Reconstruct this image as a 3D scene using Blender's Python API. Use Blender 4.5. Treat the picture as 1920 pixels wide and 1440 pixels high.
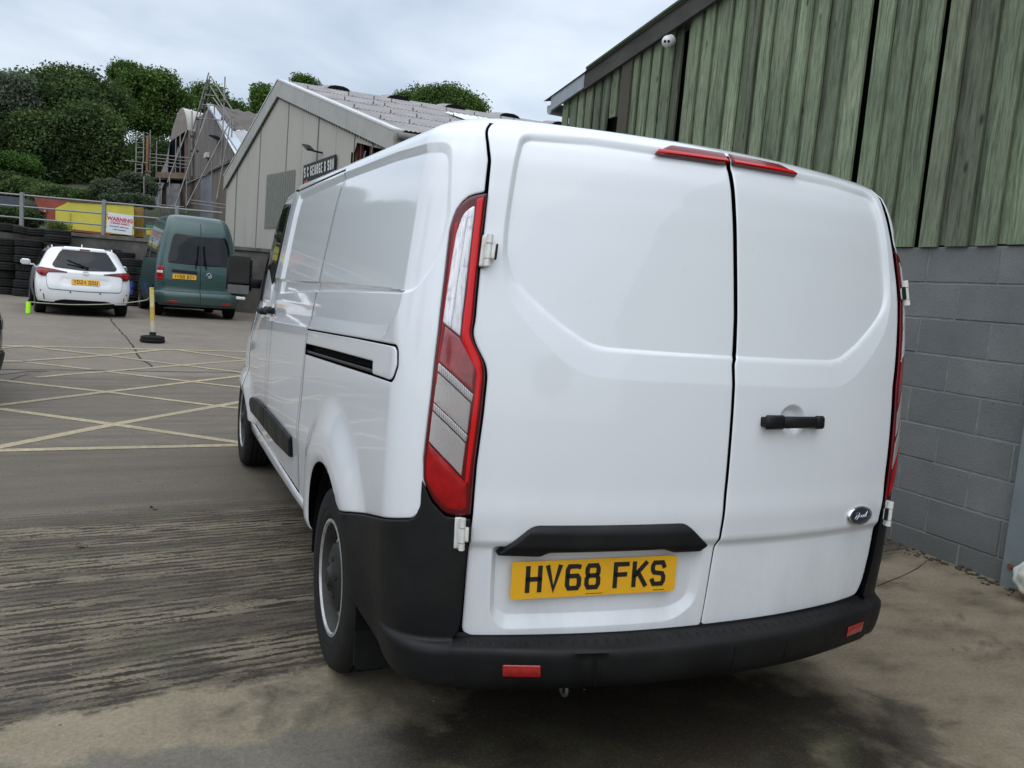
import bpy, bmesh, math, random
import numpy as np
from mathutils import Vector, Matrix
from mathutils.geometry import delaunay_2d_cdt

for o in list(bpy.data.objects): bpy.data.objects.remove(o, do_unlink=True)
sc = bpy.context.scene
COL = sc.collection
RAD = math.radians

# ------------------------------------------------------------------ camera
CAM = np.array([-1.5917, -2.0082, 1.4198]); YAW, PITCH, ROLL, F = 0.41475, -0.10968, 0.084355, 1553.287
def cam_axes():
    cy, sy = math.cos(YAW), math.sin(YAW); cp, sp = math.cos(PITCH), math.sin(PITCH)
    f = np.array([sy*cp, cy*cp, sp]); r = np.array([cy, -sy, 0]); u = np.cross(r, f)
    cr, sr = math.cos(ROLL), math.sin(ROLL)
    return cr*r+sr*u, -sr*r+cr*u, f
RV, UV, FV = cam_axes()
cd = bpy.data.cameras.new('camera'); cam = bpy.data.objects.new('camera', cd); COL.objects.link(cam)
cd.sensor_width = 36; cd.lens = F/1920*36; cd.clip_start = .05; cd.clip_end = 900
M4 = Matrix((( RV[0],UV[0],-FV[0],CAM[0]),(RV[1],UV[1],-FV[1],CAM[1]),(RV[2],UV[2],-FV[2],CAM[2]),(0,0,0,1)))
cam.matrix_world = M4
sc.camera = cam
# ------------------------------------------------------------------ world: overcast sky
SUN_EL, SUN_AZ = RAD(52), RAD(215)       # azimuth clockwise from +Y
w = bpy.data.worlds.new('World'); sc.world = w; w.use_nodes = True
nt = w.node_tree; nt.nodes.clear()
def N(nt, t, **k):
    n = nt.nodes.new(t)
    for a, b in k.items():
        if a == 'ins':
            for i, v in b.items(): n.inputs[i].default_value = v
        else: setattr(n, a, b)
    return n
out = N(nt, 'ShaderNodeOutputWorld')
sky = N(nt, 'ShaderNodeTexSky', sky_type='NISHITA', sun_disc=False, sun_elevation=SUN_EL, sun_rotation=SUN_AZ)
b1 = N(nt, 'ShaderNodeBackground', ins={'Strength': .05}); nt.links.new(sky.outputs[0], b1.inputs[0])
tc = N(nt, 'ShaderNodeTexCoord'); sep = N(nt, 'ShaderNodeSeparateXYZ'); nt.links.new(tc.outputs['Generated'], sep.inputs[0])
# cloud layer seen in perspective: direction / (z + k)
ad = N(nt, 'ShaderNodeMath', operation='ADD', ins={1: .22}); mx = N(nt, 'ShaderNodeMath', operation='MAXIMUM', ins={1: .12})
nt.links.new(sep.outputs[2], ad.inputs[0]); nt.links.new(ad.outputs[0], mx.inputs[0])
cv = N(nt, 'ShaderNodeCombineXYZ')
for i in (0, 1):
    d = N(nt, 'ShaderNodeMath', operation='DIVIDE'); nt.links.new(sep.outputs[i], d.inputs[0]); nt.links.new(mx.outputs[0], d.inputs[1]); nt.links.new(d.outputs[0], cv.inputs[i])
n1 = N(nt, 'ShaderNodeTexNoise', ins={'Scale': 1.7, 'Detail': 7, 'Roughness': .5, 'Distortion': .35}); nt.links.new(cv.outputs[0], n1.inputs['Vector'])
cr = N(nt, 'ShaderNodeValToRGB'); e = cr.color_ramp.elements
e[0].position = .30; e[0].color = (.345, .385, .437, 1); e[1].position = .68; e[1].color = (.70, .73, .752, 1)
m_ = cr.color_ramp.elements.new(.46); m_.color = (.485, .527, .575, 1)
nt.links.new(n1.outputs[0], cr.inputs[0])
# an overcast sky is brighter towards the zenith
mr = N(nt, 'ShaderNodeMapRange', interpolation_type='SMOOTHSTEP', ins={1: .15, 2: .95, 3: .86, 4: 2.45}); nt.links.new(sep.outputs[2], mr.inputs[0])
b2 = N(nt, 'ShaderNodeBackground'); nt.links.new(cr.outputs[0], b2.inputs[0]); nt.links.new(mr.outputs[0], b2.inputs[1])
asd = N(nt, 'ShaderNodeAddShader'); nt.links.new(b1.outputs[0], asd.inputs[0]); nt.links.new(b2.outputs[0], asd.inputs[1]); nt.links.new(asd.outputs[0], out.inputs[0])
# ------------------------------------------------------------------ sun behind cloud
sl = bpy.data.lights.new('sun', 'SUN'); sl.energy = .55; sl.angle = RAD(80); sl.color = (1, .97, .92)
so = bpy.data.objects.new('sun', sl); COL.objects.link(so)
sd = Vector((math.sin(SUN_AZ)*math.cos(SUN_EL), math.cos(SUN_AZ)*math.cos(SUN_EL), math.sin(SUN_EL)))
so.rotation_euler = sd.to_track_quat('Z', 'Y').to_euler()
sc.view_settings.view_transform = 'Standard'; sc.view_settings.look = 'None'; sc.view_settings.exposure = 0.14; sc.view_settings.gamma = 1
sc.render.engine = 'CYCLES'

# ================================================================== helpers
rnd = random.Random(7)
def tag(o, label=None, cat=None, group=None, kind=None):
    if label: o['label'] = label
    if cat: o['category'] = cat
    if group: o['group'] = group
    if kind: o['kind'] = kind
    return o
def empty(name, loc=(0, 0, 0), rz=0, label=None, cat=None, group=None):
    o = bpy.data.objects.new(name, None); COL.objects.link(o); o.location = loc; o.rotation_euler = (0, 0, rz)
    o.empty_display_size = .1
    return tag(o, label, cat, group)
def link(name, me, mat, parent=None, loc=None):
    o = bpy.data.objects.new(name, me); COL.objects.link(o)
    if mat is not None and len(me.materials) == 0: me.materials.append(mat)
    if parent: o.parent = parent
    if loc is not None: o.location = loc
    return o
class MB:
    """collects shapes into one mesh"""
    def __init__(s): s.v = []; s.f = []; s.sm = []
    def add(s, vs, fs, smooth=False):
        b = len(s.v); s.v += [tuple(map(float, v)) for v in vs]; s.f += [tuple(b+i for i in f) for f in fs]; s.sm += [smooth]*len(fs); return s
    def box(s, x0, x1, y0, y1, z0, z1, M=None):
        v = [(x, y, z) for x in (x0, x1) for y in (y0, y1) for z in (z0, z1)]
        if M is not None: v = [M @ Vector(p) for p in v]
        return s.add(v, [(0, 1, 3, 2), (4, 6, 7, 5), (0, 4, 5, 1), (2, 3, 7, 6), (0, 2, 6, 4), (1, 5, 7, 3)])
    def bbox(s, c, size, bev=.01, M=None):
        """box with chamfered edges"""
        x, y, z = [d/2 for d in size]; b = min(bev, x*.9, y*.9, z*.9); vs = []
        for sx in (-1, 1):
            for sy in (-1, 1):
                for sz in (-1, 1):
                    vs += [(sx*x, sy*(y-b), sz*(z-b)), (sx*(x-b), sy*y, sz*(z-b)), (sx*(x-b), sy*(y-b), sz*z)]
        bm = bmesh.new(); bv = [bm.verts.new(v) for v in vs]; r = bmesh.ops.convex_hull(bm, input=bv)
        bm.verts.index_update(); V = [v.co.copy() for v in bm.verts]; FF = [[v.index for v in f.verts] for f in bm.faces]; bm.free()
        T = Matrix.Translation(c) if M is None else M @ Matrix.Translation(c)
        return s.add([T @ v for v in V], FF)
    def tube(s, a, b, r, n=8, r2=None, cap=True):
        a = Vector(a); b = Vector(b); r2 = r if r2 is None else r2; d = (b-a)
        if d.length < 1e-6: return s
        q = d.to_track_quat('Z', 'Y'); vs = []
        for p, rr in ((a, r), (b, r2)):
            for i in range(n): t = 2*math.pi*i/n; vs.append(p+q @ Vector((rr*math.cos(t), rr*math.sin(t), 0)))
        s.add(vs, [(i, (i+1) % n, n+(i+1) % n, n+i) for i in range(n)], True)
        if cap: s.add(vs[:n], [tuple(reversed(range(n)))]); s.add(vs[n:], [tuple(range(n))])
        return s
    def path(s, pts, r, n=8):
        for a, b in zip(pts, pts[1:]): s.tube(a, b, r, n)
        return s
    def lathe(s, prof, n=32, M=None, closed=False):
        """profile (radius, height) about local z"""
        vs = []; k = len(prof)
        for i in range(n):
            t = 2*math.pi*i/n
            for r, h in prof: vs.append((r*math.cos(t), r*math.sin(t), h))
        if M is not None: vs = [M @ Vector(v) for v in vs]
        fs = []
        for i in range(n):
            j = (i+1) % n
            for q in range(k-1 if not closed else k):
                q2 = (q+1) % k; fs.append((i*k+q, j*k+q, j*k+q2, i*k+q2))
        return s.add(vs, fs, True)
    def prism(s, poly, d, M=None):
        """polygon in xy extruded from 0 to d along z"""
        n = len(poly); vs = [(x, y, 0) for x, y in poly]+[(x, y, d) for x, y in poly]
        if M is not None: vs = [M @ Vector(v) for v in vs]
        return s.add(vs, [tuple(reversed(range(n))), tuple(range(n, 2*n))]+[(i, (i+1) % n, n+(i+1) % n, n+i) for i in range(n)])
    def mesh(s, name):
        me = bpy.data.meshes.new(name); me.from_pydata(s.v, [], s.f)
        me.polygons.foreach_set('use_smooth', s.sm); me.update(); return me
    def build(s, name, mat, parent=None, loc=None, sharp=None):
        me = s.mesh(name); o = link(name, me, mat, parent, loc)
        if sharp:
            bm = bmesh.new(); bm.from_mesh(me); bmesh.ops.recalc_face_normals(bm, faces=bm.faces); bmesh.ops.remove_doubles(bm, verts=bm.verts, dist=1e-5)
            for e in bm.edges:
                if len(e.link_faces) == 2 and e.calc_face_angle(0) > sharp: e.smooth = False
            for f in bm.faces: f.smooth = True
            bm.to_mesh(me); bm.free()
        return o
def at(px, py, depth):
    d = FV+RV*(px-960)/F-UV*(py-720)/F
    return Vector(CAM+d*depth)
def ray_plane(px, py, P, n):
    d = FV+RV*(px-960)/F-UV*(py-720)/F; P = np.array(P); n = np.array(n)
    return Vector(CAM+d*(((P-CAM)@n)/(d@n)))
def gz(x, y):
    t = min(1, max(0, (y-7.5)/6.0)); return .17*t*t*(3-2*t)
def ground_pt(px, py, dz=0):
    z = 0
    for _ in range(12):
        p = ray_plane(px, py, (0, 0, z), (0, 0, 1)); z = gz(p.x, p.y)
    return Vector((p.x, p.y, z+dz))

# ------------------------------------------------------------------ materials
def newmat(name):
    m = bpy.data.materials.new(name); m.use_nodes = True; nt = m.node_tree; nt.nodes.clear()
    o = nt.nodes.new('ShaderNodeOutputMaterial'); p = nt.nodes.new('ShaderNodeBsdfPrincipled'); nt.links.new(p.outputs[0], o.inputs[0])
    return m, nt, p
def noise(nt, vec, scale, detail=4, rough=.6, dist=0, mapscale=None, rot=None, ntype=None):
    if mapscale is not None or rot is not None:
        mp = N(nt, 'ShaderNodeMapping')
        if mapscale: mp.inputs['Scale'].default_value = mapscale
        if rot: mp.inputs['Rotation'].default_value = rot
        nt.links.new(vec, mp.inputs[0]); vec = mp.outputs[0]
    n = N(nt, 'ShaderNodeTexNoise', ins={'Scale': scale, 'Detail': detail, 'Roughness': rough, 'Distortion': dist}); nt.links.new(vec, n.inputs['Vector'])
    return n.outputs[0]
def ramp(nt, fac, stops):
    r = N(nt, 'ShaderNodeValToRGB'); el = r.color_ramp.elements
    while len(el) < len(stops): el.new(.5)
    for e_, (p, c) in zip(el, stops):
        e_.position = p; e_.color = (c[0], c[1], c[2], 1) if hasattr(c, '__len__') else (c, c, c, 1)
    nt.links.new(fac, r.inputs[0]); return r.outputs[0]
def mixc(nt, fac, a, b, mode='MIX'):
    m = N(nt, 'ShaderNodeMix', data_type='RGBA', blend_type=mode)
    for i, v in ((0, fac), (6, a), (7, b)):
        if isinstance(v, (int, float)): m.inputs[i].default_value = v
        elif isinstance(v, tuple): m.inputs[i].default_value = (*v[:3], 1)
        else: nt.links.new(v, m.inputs[i])
    return m.outputs[2]
def math_(nt, op, a, b=None, c=None):
    m = N(nt, 'ShaderNodeMath', operation=op)
    for i, v in enumerate((a, b, c)):
        if v is None: continue
        if isinstance(v, (int, float)): m.inputs[i].default_value = v
        else: nt.links.new(v, m.inputs[i])
    return m.outputs[0]
def bump(nt, p, h, strength=.3, dist=.01):
    b = N(nt, 'ShaderNodeBump', ins={'Strength': strength, 'Distance': dist}); nt.links.new(h, b.inputs['Height']); nt.links.new(b.outputs[0], p.inputs['Normal'])
def coords(nt, kind='Object'):
    return N(nt, 'ShaderNodeTexCoord').outputs[kind]
def worldpos(nt): return N(nt, 'ShaderNodeNewGeometry').outputs['Position']
def simple(name, col, rough=.5, metal=0, var=.15, scale=6, bumpd=0, bscale=80, coat=0, spec=None, streak=None, trans=0, coat_r=.05):
    m, nt, p = newmat(name); c = worldpos(nt)
    p.inputs['Roughness'].default_value = rough; p.inputs['Metallic'].default_value = metal; p.inputs['Coat Weight'].default_value = coat; p.inputs['Coat Roughness'].default_value = coat_r
    if spec is not None: p.inputs['Specular IOR Level'].default_value = spec
    if trans: p.inputs['Transmission Weight'].default_value = trans
    f = noise(nt, c, scale, 6, .65, mapscale=streak)
    lo = tuple(max(0, v*(1-var)) for v in col); hi = tuple(min(1, v*(1+var)) for v in col)
    nt.links.new(ramp(nt, f, [(.3, lo), (.7, hi)]), p.inputs['Base Color'])
    if bumpd: bump(nt, p, noise(nt, c, bscale, 4, .6), .5, bumpd)
    return m
MT = {}
def paint(name, col, dirt=.25, coat=1.0, rough=.38):
    m, nt, p = newmat(name); c = worldpos(nt)
    p.inputs['Coat Weight'].default_value = coat; p.inputs['Coat Roughness'].default_value = .03; p.inputs['Coat IOR'].default_value = 1.5
    p.inputs['Roughness'].default_value = rough; p.inputs['Specular IOR Level'].default_value = .35
    base = mixc(nt, ramp(nt, noise(nt, c, 1.6, 5, .6), [(.35, 0), (.75, .35)]), tuple(col), tuple(v*.93 for v in col))
    # road film low down, specks of dirt all over
    sp = N(nt, 'ShaderNodeSeparateXYZ'); nt.links.new(c, sp.inputs[0])
    low = N(nt, 'ShaderNodeMapRange', ins={1: .95, 2: .25, 3: 0, 4: 1}); nt.links.new(sp.outputs[2], low.inputs[0])
    film = math_(nt, 'MULTIPLY', low.outputs[0], ramp(nt, noise(nt, c, 5, 6, .7, mapscale=(1, 1, .35)), [(.35, 0), (.8, 1)]))
    base = mixc(nt, math_(nt, 'MULTIPLY', film, dirt), base, (.20, .18, .15))
    speck = ramp(nt, noise(nt, c, 95, 2, .5), [(.70, 0), (.78, 1)])
    base = mixc(nt, math_(nt, 'MULTIPLY', speck, .16*dirt*4), base, tuple(v*.62 for v in col))
    nt.links.new(base, p.inputs['Base Color'])
    # slight orange peel and drying marks vary the gloss
    nt.links.new(ramp(nt, noise(nt, c, 14, 5, .7), [(.4, .02), (.85, .09)]), p.inputs['Coat Roughness'])
    b = N(nt, 'ShaderNodeBump', ins={'Strength': .06, 'Distance': .002}); nt.links.new(noise(nt, c, 9, 3, .5), b.inputs['Height']); nt.links.new(b.outputs[0], p.inputs['Coat Normal'])
    return m
MT['white'] = paint('white_paint', (.775, .80, .83), .4)
MT['carwhite'] = paint('estate_white_paint', (.80, .81, .83), .2)
MT['green'] = paint('green_van_paint', (.030, .074, .068), .5, coat=.6)
MT['darkcar'] = paint('dark_car_paint', (.012, .013, .02), .3)
MT['plastic'] = simple('black_plastic', (.0048, .0052, .0060), .50, var=.35, scale=4, bumpd=.0006, bscale=350, spec=.28)
def plastic_mat():
    m, nt, p = newmat('black_plastic'); c = worldpos(nt)
    col = ramp(nt, noise(nt, c, 4, 6, .65), [(.3, (.0036, .0039, .0045)), (.7, (.0068, .0072, .0080))])
    dust = math_(nt, 'MULTIPLY', ramp(nt, noise(nt, c, 2.2, 6, .7), [(.45, 0), (.75, .20)]), 1.0); col = mixc(nt, dust, col, (.055, .050, .042))
    sc_ = noise(nt, c, 26, 5, .8, mapscale=(3, 3, .5)); col = mixc(nt, ramp(nt, sc_, [(.70, 0), (.76, .45)]), col, (.10, .10, .095))
    nt.links.new(col, p.inputs['Base Color']); p.inputs['Specular IOR Level'].default_value = .3
    nt.links.new(ramp(nt, noise(nt, c, 7, 5, .6), [(.35, .42), (.7, .62)]), p.inputs['Roughness']); bump(nt, p, noise(nt, c, 420, 2, .5), .35, .0012); return m
MT['plastic'] = plastic_mat()
MT['rubber'] = simple('tyre_rubber', (.0125, .012, .0115), .85, var=.4, scale=9, bumpd=.001, bscale=160, spec=.25)
MT['gap'] = simple('dark_recess', (.008, .008, .009), .9, var=.1, spec=.1)  # near-black for real dark parts and for shade painted into gaps
MT['steel'] = simple('wheel_steel', (.17, .17, .165), .5, .4, var=.3, scale=14)
MT['capblack'] = simple('hub_black', (.010, .011, .012), .5, var=.5, scale=20)
MT['glass'] = simple('dark_glass', (.007, .009, .010), .03, var=.2, spec=.36)
MT['chrome'] = simple('chrome', (.75, .75, .76), .12, 1.0, var=.1)
MT['redlens'] = simple('red_lens', (.34, .003, .004), .25, var=.3, scale=24, coat=.5, spec=.2)
MT['redbright'] = simple('red_lens_bright', (.62, .003, .004), .22, var=.12, scale=10, coat=.5, spec=.2)
MT['redhigh'] = simple('red_lens_high', (.15, .004, .006), .22, var=.2, scale=14, coat=.5, spec=.2)
MT['reddark'] = simple('red_lens_dark', (.11, .003, .005), .2, var=.3, scale=10, coat=.6, spec=.2)
MT['redseg'] = simple('brake_lens', (.27, .035, .038), .2, var=.35, scale=26, coat=1)
MT['reflector'] = simple('red_reflector', (.33, .006, .006), .25, var=.3, scale=60, coat=1)
def ribbed(name, col, freq, metal=.6, rot=.9, distort=.3):
    m, nt, p = newmat(name); c = worldpos(nt)
    mp = N(nt, 'ShaderNodeMapping'); mp.inputs['Rotation'].default_value = (0, rot, 0); nt.links.new(c, mp.inputs[0])
    wv = N(nt, 'ShaderNodeTexWave', ins={'Scale': freq, 'Distortion': distort, 'Detail Scale': 3.0}); wv.bands_direction = 'X'; nt.links.new(mp.outputs[0], wv.inputs[0])
    nt.links.new(ramp(nt, wv.outputs[0], [(.1, tuple(v*.6 for v in col)), (.8, col)]), p.inputs['Base Color'])
    p.inputs['Roughness'].default_value = .25; p.inputs['Metallic'].default_value = metal; p.inputs['Coat Weight'].default_value = 1
    bump(nt, p, wv.outputs[0], .8, .004); return m
def clear_mat():
    m, nt, p = newmat('clear_lens'); c = worldpos(nt)
    v = noise(nt, c, 1, 5, .6, mapscale=(210, 120, 7)); h = noise(nt, c, 1, 3, .5, mapscale=(30, 30, 42))
    col = ramp(nt, v, [(.30, (.36, .34, .36)), (.45, (.66, .65, .68)), (.6, (.80, .79, .81))]); col = mixc(nt, ramp(nt, h, [(.34, .45), (.42, 0)]), col, (.30, .27, .30))
    nt.links.new(col, p.inputs['Base Color']); p.inputs['Roughness'].default_value = .25; p.inputs['Metallic'].default_value = .2; p.inputs['Coat Weight'].default_value = 1; bump(nt, p, v, .35, .002); return m
MT['clear'] = clear_mat()
MT['ind'] = ribbed('ribbed_lens', (.74, .68, .66), 95, .1, .75)
MT['strip'] = ribbed('chromed_ridge', (.80, .79, .80), 60, .4, 0)
MT['plate'] = simple('yellow_plate', (.80, .42, .015), .35, var=.05, scale=20)
MT['platetext'] = simple('plate_black', (.012, .012, .013), .4, var=.1)
MT['badgeblue'] = simple('badge_blue', (.010, .018, .05), .12, var=.1, coat=1)
MT['hinge'] = simple('hinge_paint', (.68, .68, .64), .4, var=.12, scale=40)
MT['rust'] = simple('rust', (.16, .06, .025), .85, var=.5, scale=50)
# ================================================================== body surfaces
def hermite(x, T):
    T = np.asarray(T, float); X, Y = T[:, 0], T[:, 1]; d = np.diff(Y)/np.diff(X); m = np.r_[d[0], (d[1:]+d[:-1])/2, d[-1]]
    x = np.clip(x, X[0], X[-1]); i = np.clip(np.searchsorted(X, x)-1, 0, len(X)-2)
    h = X[i+1]-X[i]; t = (x-X[i])/h
    return (2*t**3-3*t**2+1)*Y[i]+(t**3-2*t**2+t)*h*m[i]+(-2*t**3+3*t**2)*Y[i+1]+(t**3-t**2)*h*m[i+1]
class Surf:
    """vehicle skin: u = distance round the plan outline from the middle of the tail (negative = left), z = height"""
    def __init__(s, AZ, YZ, XC, B, RA, length, taper, hood, rise=0, zt=(1.25, .6), base=.45, blend=.9, skew=0):
        s.AZ, s.YZ, s.RA, s.hood, s.rise, s.zt, s.base, s.blend, s.skew = AZ, YZ, RA, hood, rise, zt, base, blend, skew
        t0 = math.atan(2*B*XC/.76**2); r = (RA-XC)/(1-math.sin(t0)); P = [(x, B*(x/.76)**2) for x in np.linspace(0, XC, 60)]
        for t in np.linspace(t0, math.pi/2, 40)[1:]: P.append((XC+r*(math.sin(t)-math.sin(t0)), B*(XC/.76)**2+r*(math.cos(t0)-math.cos(t))))
        for y in np.arange(P[-1][1]+.05, length, .05): P.append((RA*np.interp(y, taper[0], taper[1]), y))
        s.P = np.array(P); s.L = np.r_[0, np.cumsum(np.hypot(*np.diff(s.P, axis=0).T))]; s.umax = s.L[-1]
    def S(s, u, z):
        u = np.asarray(u, float); z = np.asarray(z, float); u, z = np.broadcast_arrays(u, z)
        k = 1-s.skew*(u > 0)*np.clip((1.5-z)/.3, 0, 1)
        x = np.interp(np.abs(u), s.L, s.P[:, 0]); y = np.interp(np.abs(u), s.L, s.P[:, 1])
        a = hermite(z, s.AZ)/s.RA; y0 = hermite(z, s.YZ); bl = 1-np.clip((y-.2)/s.blend, 0, 1); bl = bl*bl*(3-2*bl)
        yy = y+y0*bl; t = np.clip((z-s.zt[0])/s.zt[1], 0, 1); zz = z+s.rise*np.clip(yy-.3, 0, 3.0)*t*t*(3-2*t)
        hy = np.interp(yy, s.hood[0], s.hood[1]); zz = s.base+(zz-s.base)*np.where(zz > s.base, hy, 1)
        return np.stack([np.sign(u)*x*a*k, yy, zz], -1)
    def n(s, u, z, e=2e-3):
        a = s.S(u+e, z)-s.S(u-e, z); b = s.S(u, z+e)-s.S(u, z-e); n = np.cross(a, b)
        return n/(np.linalg.norm(n, axis=-1, keepdims=True)+1e-12)
def sdf(poly, U, Z):
    """signed distance to a polygon, negative inside"""
    P = np.asarray(poly, float); d = np.full(U.shape, 1e9); ins = np.zeros(U.shape, bool)
    for i in range(len(P)):
        a, b = P[i], P[(i+1) % len(P)]; e = b-a; wu, wz = U-a[0], Z-a[1]
        t = np.clip((wu*e[0]+wz*e[1])/(e@e+1e-12), 0, 1); d = np.minimum(d, (wu-t*e[0])**2+(wz-t*e[1])**2)
        c = ((a[1] > Z) != (b[1] > Z)) & (U < (b[0]-a[0])*(Z-a[1])/((b[1]-a[1]) if b[1] != a[1] else 1e-9)+a[0]); ins ^= c
    return np.sqrt(d)*np.where(ins, -1, 1)
def rpoly(pts, r=.02, n=5):
    """round the corners of a polygon; a vertex may carry its own radius as third value"""
    out = []; m = len(pts)
    for i in range(m):
        p = Vector(pts[i][:2]); a = Vector(pts[i-1][:2]); b = Vector(pts[(i+1) % m][:2]); rr = pts[i][2] if len(pts[i]) > 2 else r
        da, db = (a-p), (b-p); k = min(rr, da.length*.45, db.length*.45)
        if k < 1e-4: out.append(tuple(p)); continue
        p0 = p+da.normalized()*k; p1 = p+db.normalized()*k
        for j in range(n+1):
            t = j/n; q = p0*(1-t)**2+p*2*t*(1-t)+p1*t*t; out.append((q.x, q.y))
    return out
def densify(poly, res):
    out = []
    for i in range(len(poly)):
        a = np.array(poly[i]); b = np.array(poly[(i+1) % len(poly)]); n = max(1, int(math.ceil(np.hypot(*(b-a))/res)))
        for j in range(n): out.append(tuple(a+(b-a)*j/n))
    return out
def ss(x, a, b):
    t = np.clip((x-a)/(b-a), 0, 1); return t*t*(3-2*t)
def panel(name, surf, outline, mat, parent=None, off=0.0, disp=None, res=.014, thick=.02, edge=.005, drop=.0025, holes=(), both=False, bulge=0, skirt=None, creases=()):
    outline = densify(outline, res*.8); A = np.array(outline)
    area = .5*np.sum(A[:, 0]*np.roll(A[:, 1], -1)-np.roll(A[:, 0], -1)*A[:, 1])
    if area < 0: outline = outline[::-1]; A = A[::-1]
    loops = [A]+[np.array(densify(h, res*.8)) for h in holes]
    def dist(U, Z):
        d = sdf(loops[0], U, Z)
        for h in loops[1:]: d = np.maximum(d, -sdf(h, U, Z))
        return d
    lo, hi = A.min(0), A.max(0)
    gu = np.arange(lo[0]+res*.5, hi[0], res); gv = np.arange(lo[1]+res*.5, hi[1], res); G = np.array(np.meshgrid(gu, gv)).reshape(2, -1)
    d = dist(G[0], G[1]); G = G[:, d < -(edge+res*.45)]
    clines = []
    for cpoly in creases:
        q = np.array(densify(cpoly, res*.6)); dq = dist(q[:, 0], q[:, 1]); clines.append((q, dq < -(edge+.003)))
        t = np.roll(q, -1, 0)-np.roll(q, 1, 0); nn = np.stack([-t[:, 1], t[:, 0]], 1); nn /= np.linalg.norm(nn, axis=1, keepdims=True)+1e-9
        for sg in (.0027, -.0027, .0102, -.0102):
            q2 = q+nn*sg; q2 = q2[np.abs(np.abs(sdf(cpoly, q2[:, 0], q2[:, 1]))-abs(sg)) < .0006]; dq = dist(q2[:, 0], q2[:, 1]); clines.append((q2, (dq < -(edge+.003)) & False | (dq < -(edge+.003))))
        G = G[:, np.abs(sdf(cpoly, G[0], G[1])) > .0102+res*.3]
    rings = []
    if edge > 0:
        for L in loops:
            t = np.roll(L, -1, 0)-np.roll(L, 1, 0); nn = np.stack([-t[:, 1], t[:, 0]], 1); nn /= np.linalg.norm(nn, axis=1, keepdims=True)+1e-9
            for sg in (1, -1):
                q = L+nn*edge*sg; dq = dist(q[:, 0], q[:, 1]); q = q[np.abs(dq+edge) < edge*.3]
                if len(q): rings.append(q)
    edges = []; b = 0
    for L in loops: edges += [(b+i, b+(i+1) % len(L)) for i in range(len(L))]; b += len(L)
    for q in rings: b += len(q)
    extra = []
    for q, ok in clines:
        for i in range(len(q)):
            if ok[i] and ok[(i+1) % len(q)] and i+1 < len(q) and np.hypot(*(q[i+1]-q[i])) < res: edges.append((b+i, b+i+1))
        if not ok.all():
            keep = np.where(ok)[0]; remap = {k_: b+j_ for j_, k_ in enumerate(keep)}
            edges = [e for e in edges if e[0] < b]+[(remap[i], remap[i+1]) for i in range(len(q)-1) if ok[i] and ok[i+1] and np.hypot(*(q[i+1]-q[i])) < res]
            q = q[ok]
        extra.append(q); b += len(q)
    pts = np.vstack(loops+rings+extra+[G.T])
    vs, es, fs, ov, oe, of = delaunay_2d_cdt([Vector(p) for p in pts], edges, [], 0, 1e-7)
    V = np.array([tuple(v) for v in vs]); Fc = np.array([f for f in fs if len(f) == 3])
    c = V[Fc].mean(1); Fc = Fc[dist(c[:, 0], c[:, 1]) < 0]
    def FF(u, z):
        dd = np.clip(-dist(u, z), -edge if edge else 0, None); o = np.full(u.shape, off)
        if edge: o = o-drop*np.clip(1-dd/edge, 0, 2)**2
        if bulge: o = o+bulge*(1-np.exp(-np.clip(dd, 0, None)/.02))
        if disp is not None: o = o+disp(u, z)
        return surf.S(u, z)+surf.n(u, z)*sgn*o[..., None]
    sgn = 1.0
    # outward orientation of the surface normal
    tu, tz = np.array([V[:, 0].mean()]), np.array([V[:, 1].mean()]); pn = surf.n(tu, tz)[0]; ps = surf.S(tu, tz)[0]
    ctr = np.array([0, min(max(ps[1], 1.0), 3.5), .8])
    if pn@(ps-ctr) < 0: sgn = -1.0
    P = FF(V[:, 0], V[:, 1]); e = 1.5e-3
    a_ = FF(V[:, 0]+e, V[:, 1])-FF(V[:, 0]-e, V[:, 1]); b_ = FF(V[:, 0], V[:, 1]+e)-FF(V[:, 0], V[:, 1]-e)
    NN = np.cross(a_, b_)*sgn; NN /= np.linalg.norm(NN, axis=1, keepdims=True)+1e-12
    fl = Fc if sgn > 0 else Fc[:, ::-1]
    faces = [tuple(map(int, f)) for f in fl]; verts = [tuple(p) for p in P]; norms = [tuple(x) for x in NN]
    nsk = 0
    # skirt
    if thick > 0:
        from collections import Counter
        ed = Counter()
        for f in faces:
            for i in range(3): ed[(f[i], f[(i+1) % 3])] += 1
        bd = [(i, j) for (i, j) in ed if (j, i) not in ed]
        top = {}; bot = {}
        SN = surf.n(V[:, 0], V[:, 1])*sgn
        for i, j in bd:
            dirv = P[j]-P[i]; sn = np.cross(dirv, NN[i]); sn /= np.linalg.norm(sn)+1e-12
            for k in (i, j):
                if k not in top:
                    top[k] = len(verts); verts.append(tuple(P[k])); norms.append(tuple(sn))
                    bot[k] = len(verts); verts.append(tuple(P[k]-SN[k]*thick)); norms.append(tuple(sn))
            faces.append((top[j], top[i], bot[i], bot[j]))
    nsk = len(faces)-len(fl)
    me = bpy.data.meshes.new(name); me.from_pydata(verts, [], faces); me.polygons.foreach_set('use_smooth', [True]*len(faces))
    me.update(); me.normals_split_custom_set_from_vertices(norms)
    me.materials.append(mat)
    if thick > .012 and skirt is not None: me.materials.append(skirt); me.polygons.foreach_set('material_index', [0]*len(fl)+[1]*nsk)  # dark skirt faces paint the shade inside the shut lines
    return link(name, me, None, parent)
def mirror(poly, c=0.0): return [(2*c-p[0],)+tuple(p[1:]) for p in poly][::-1]
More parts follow.
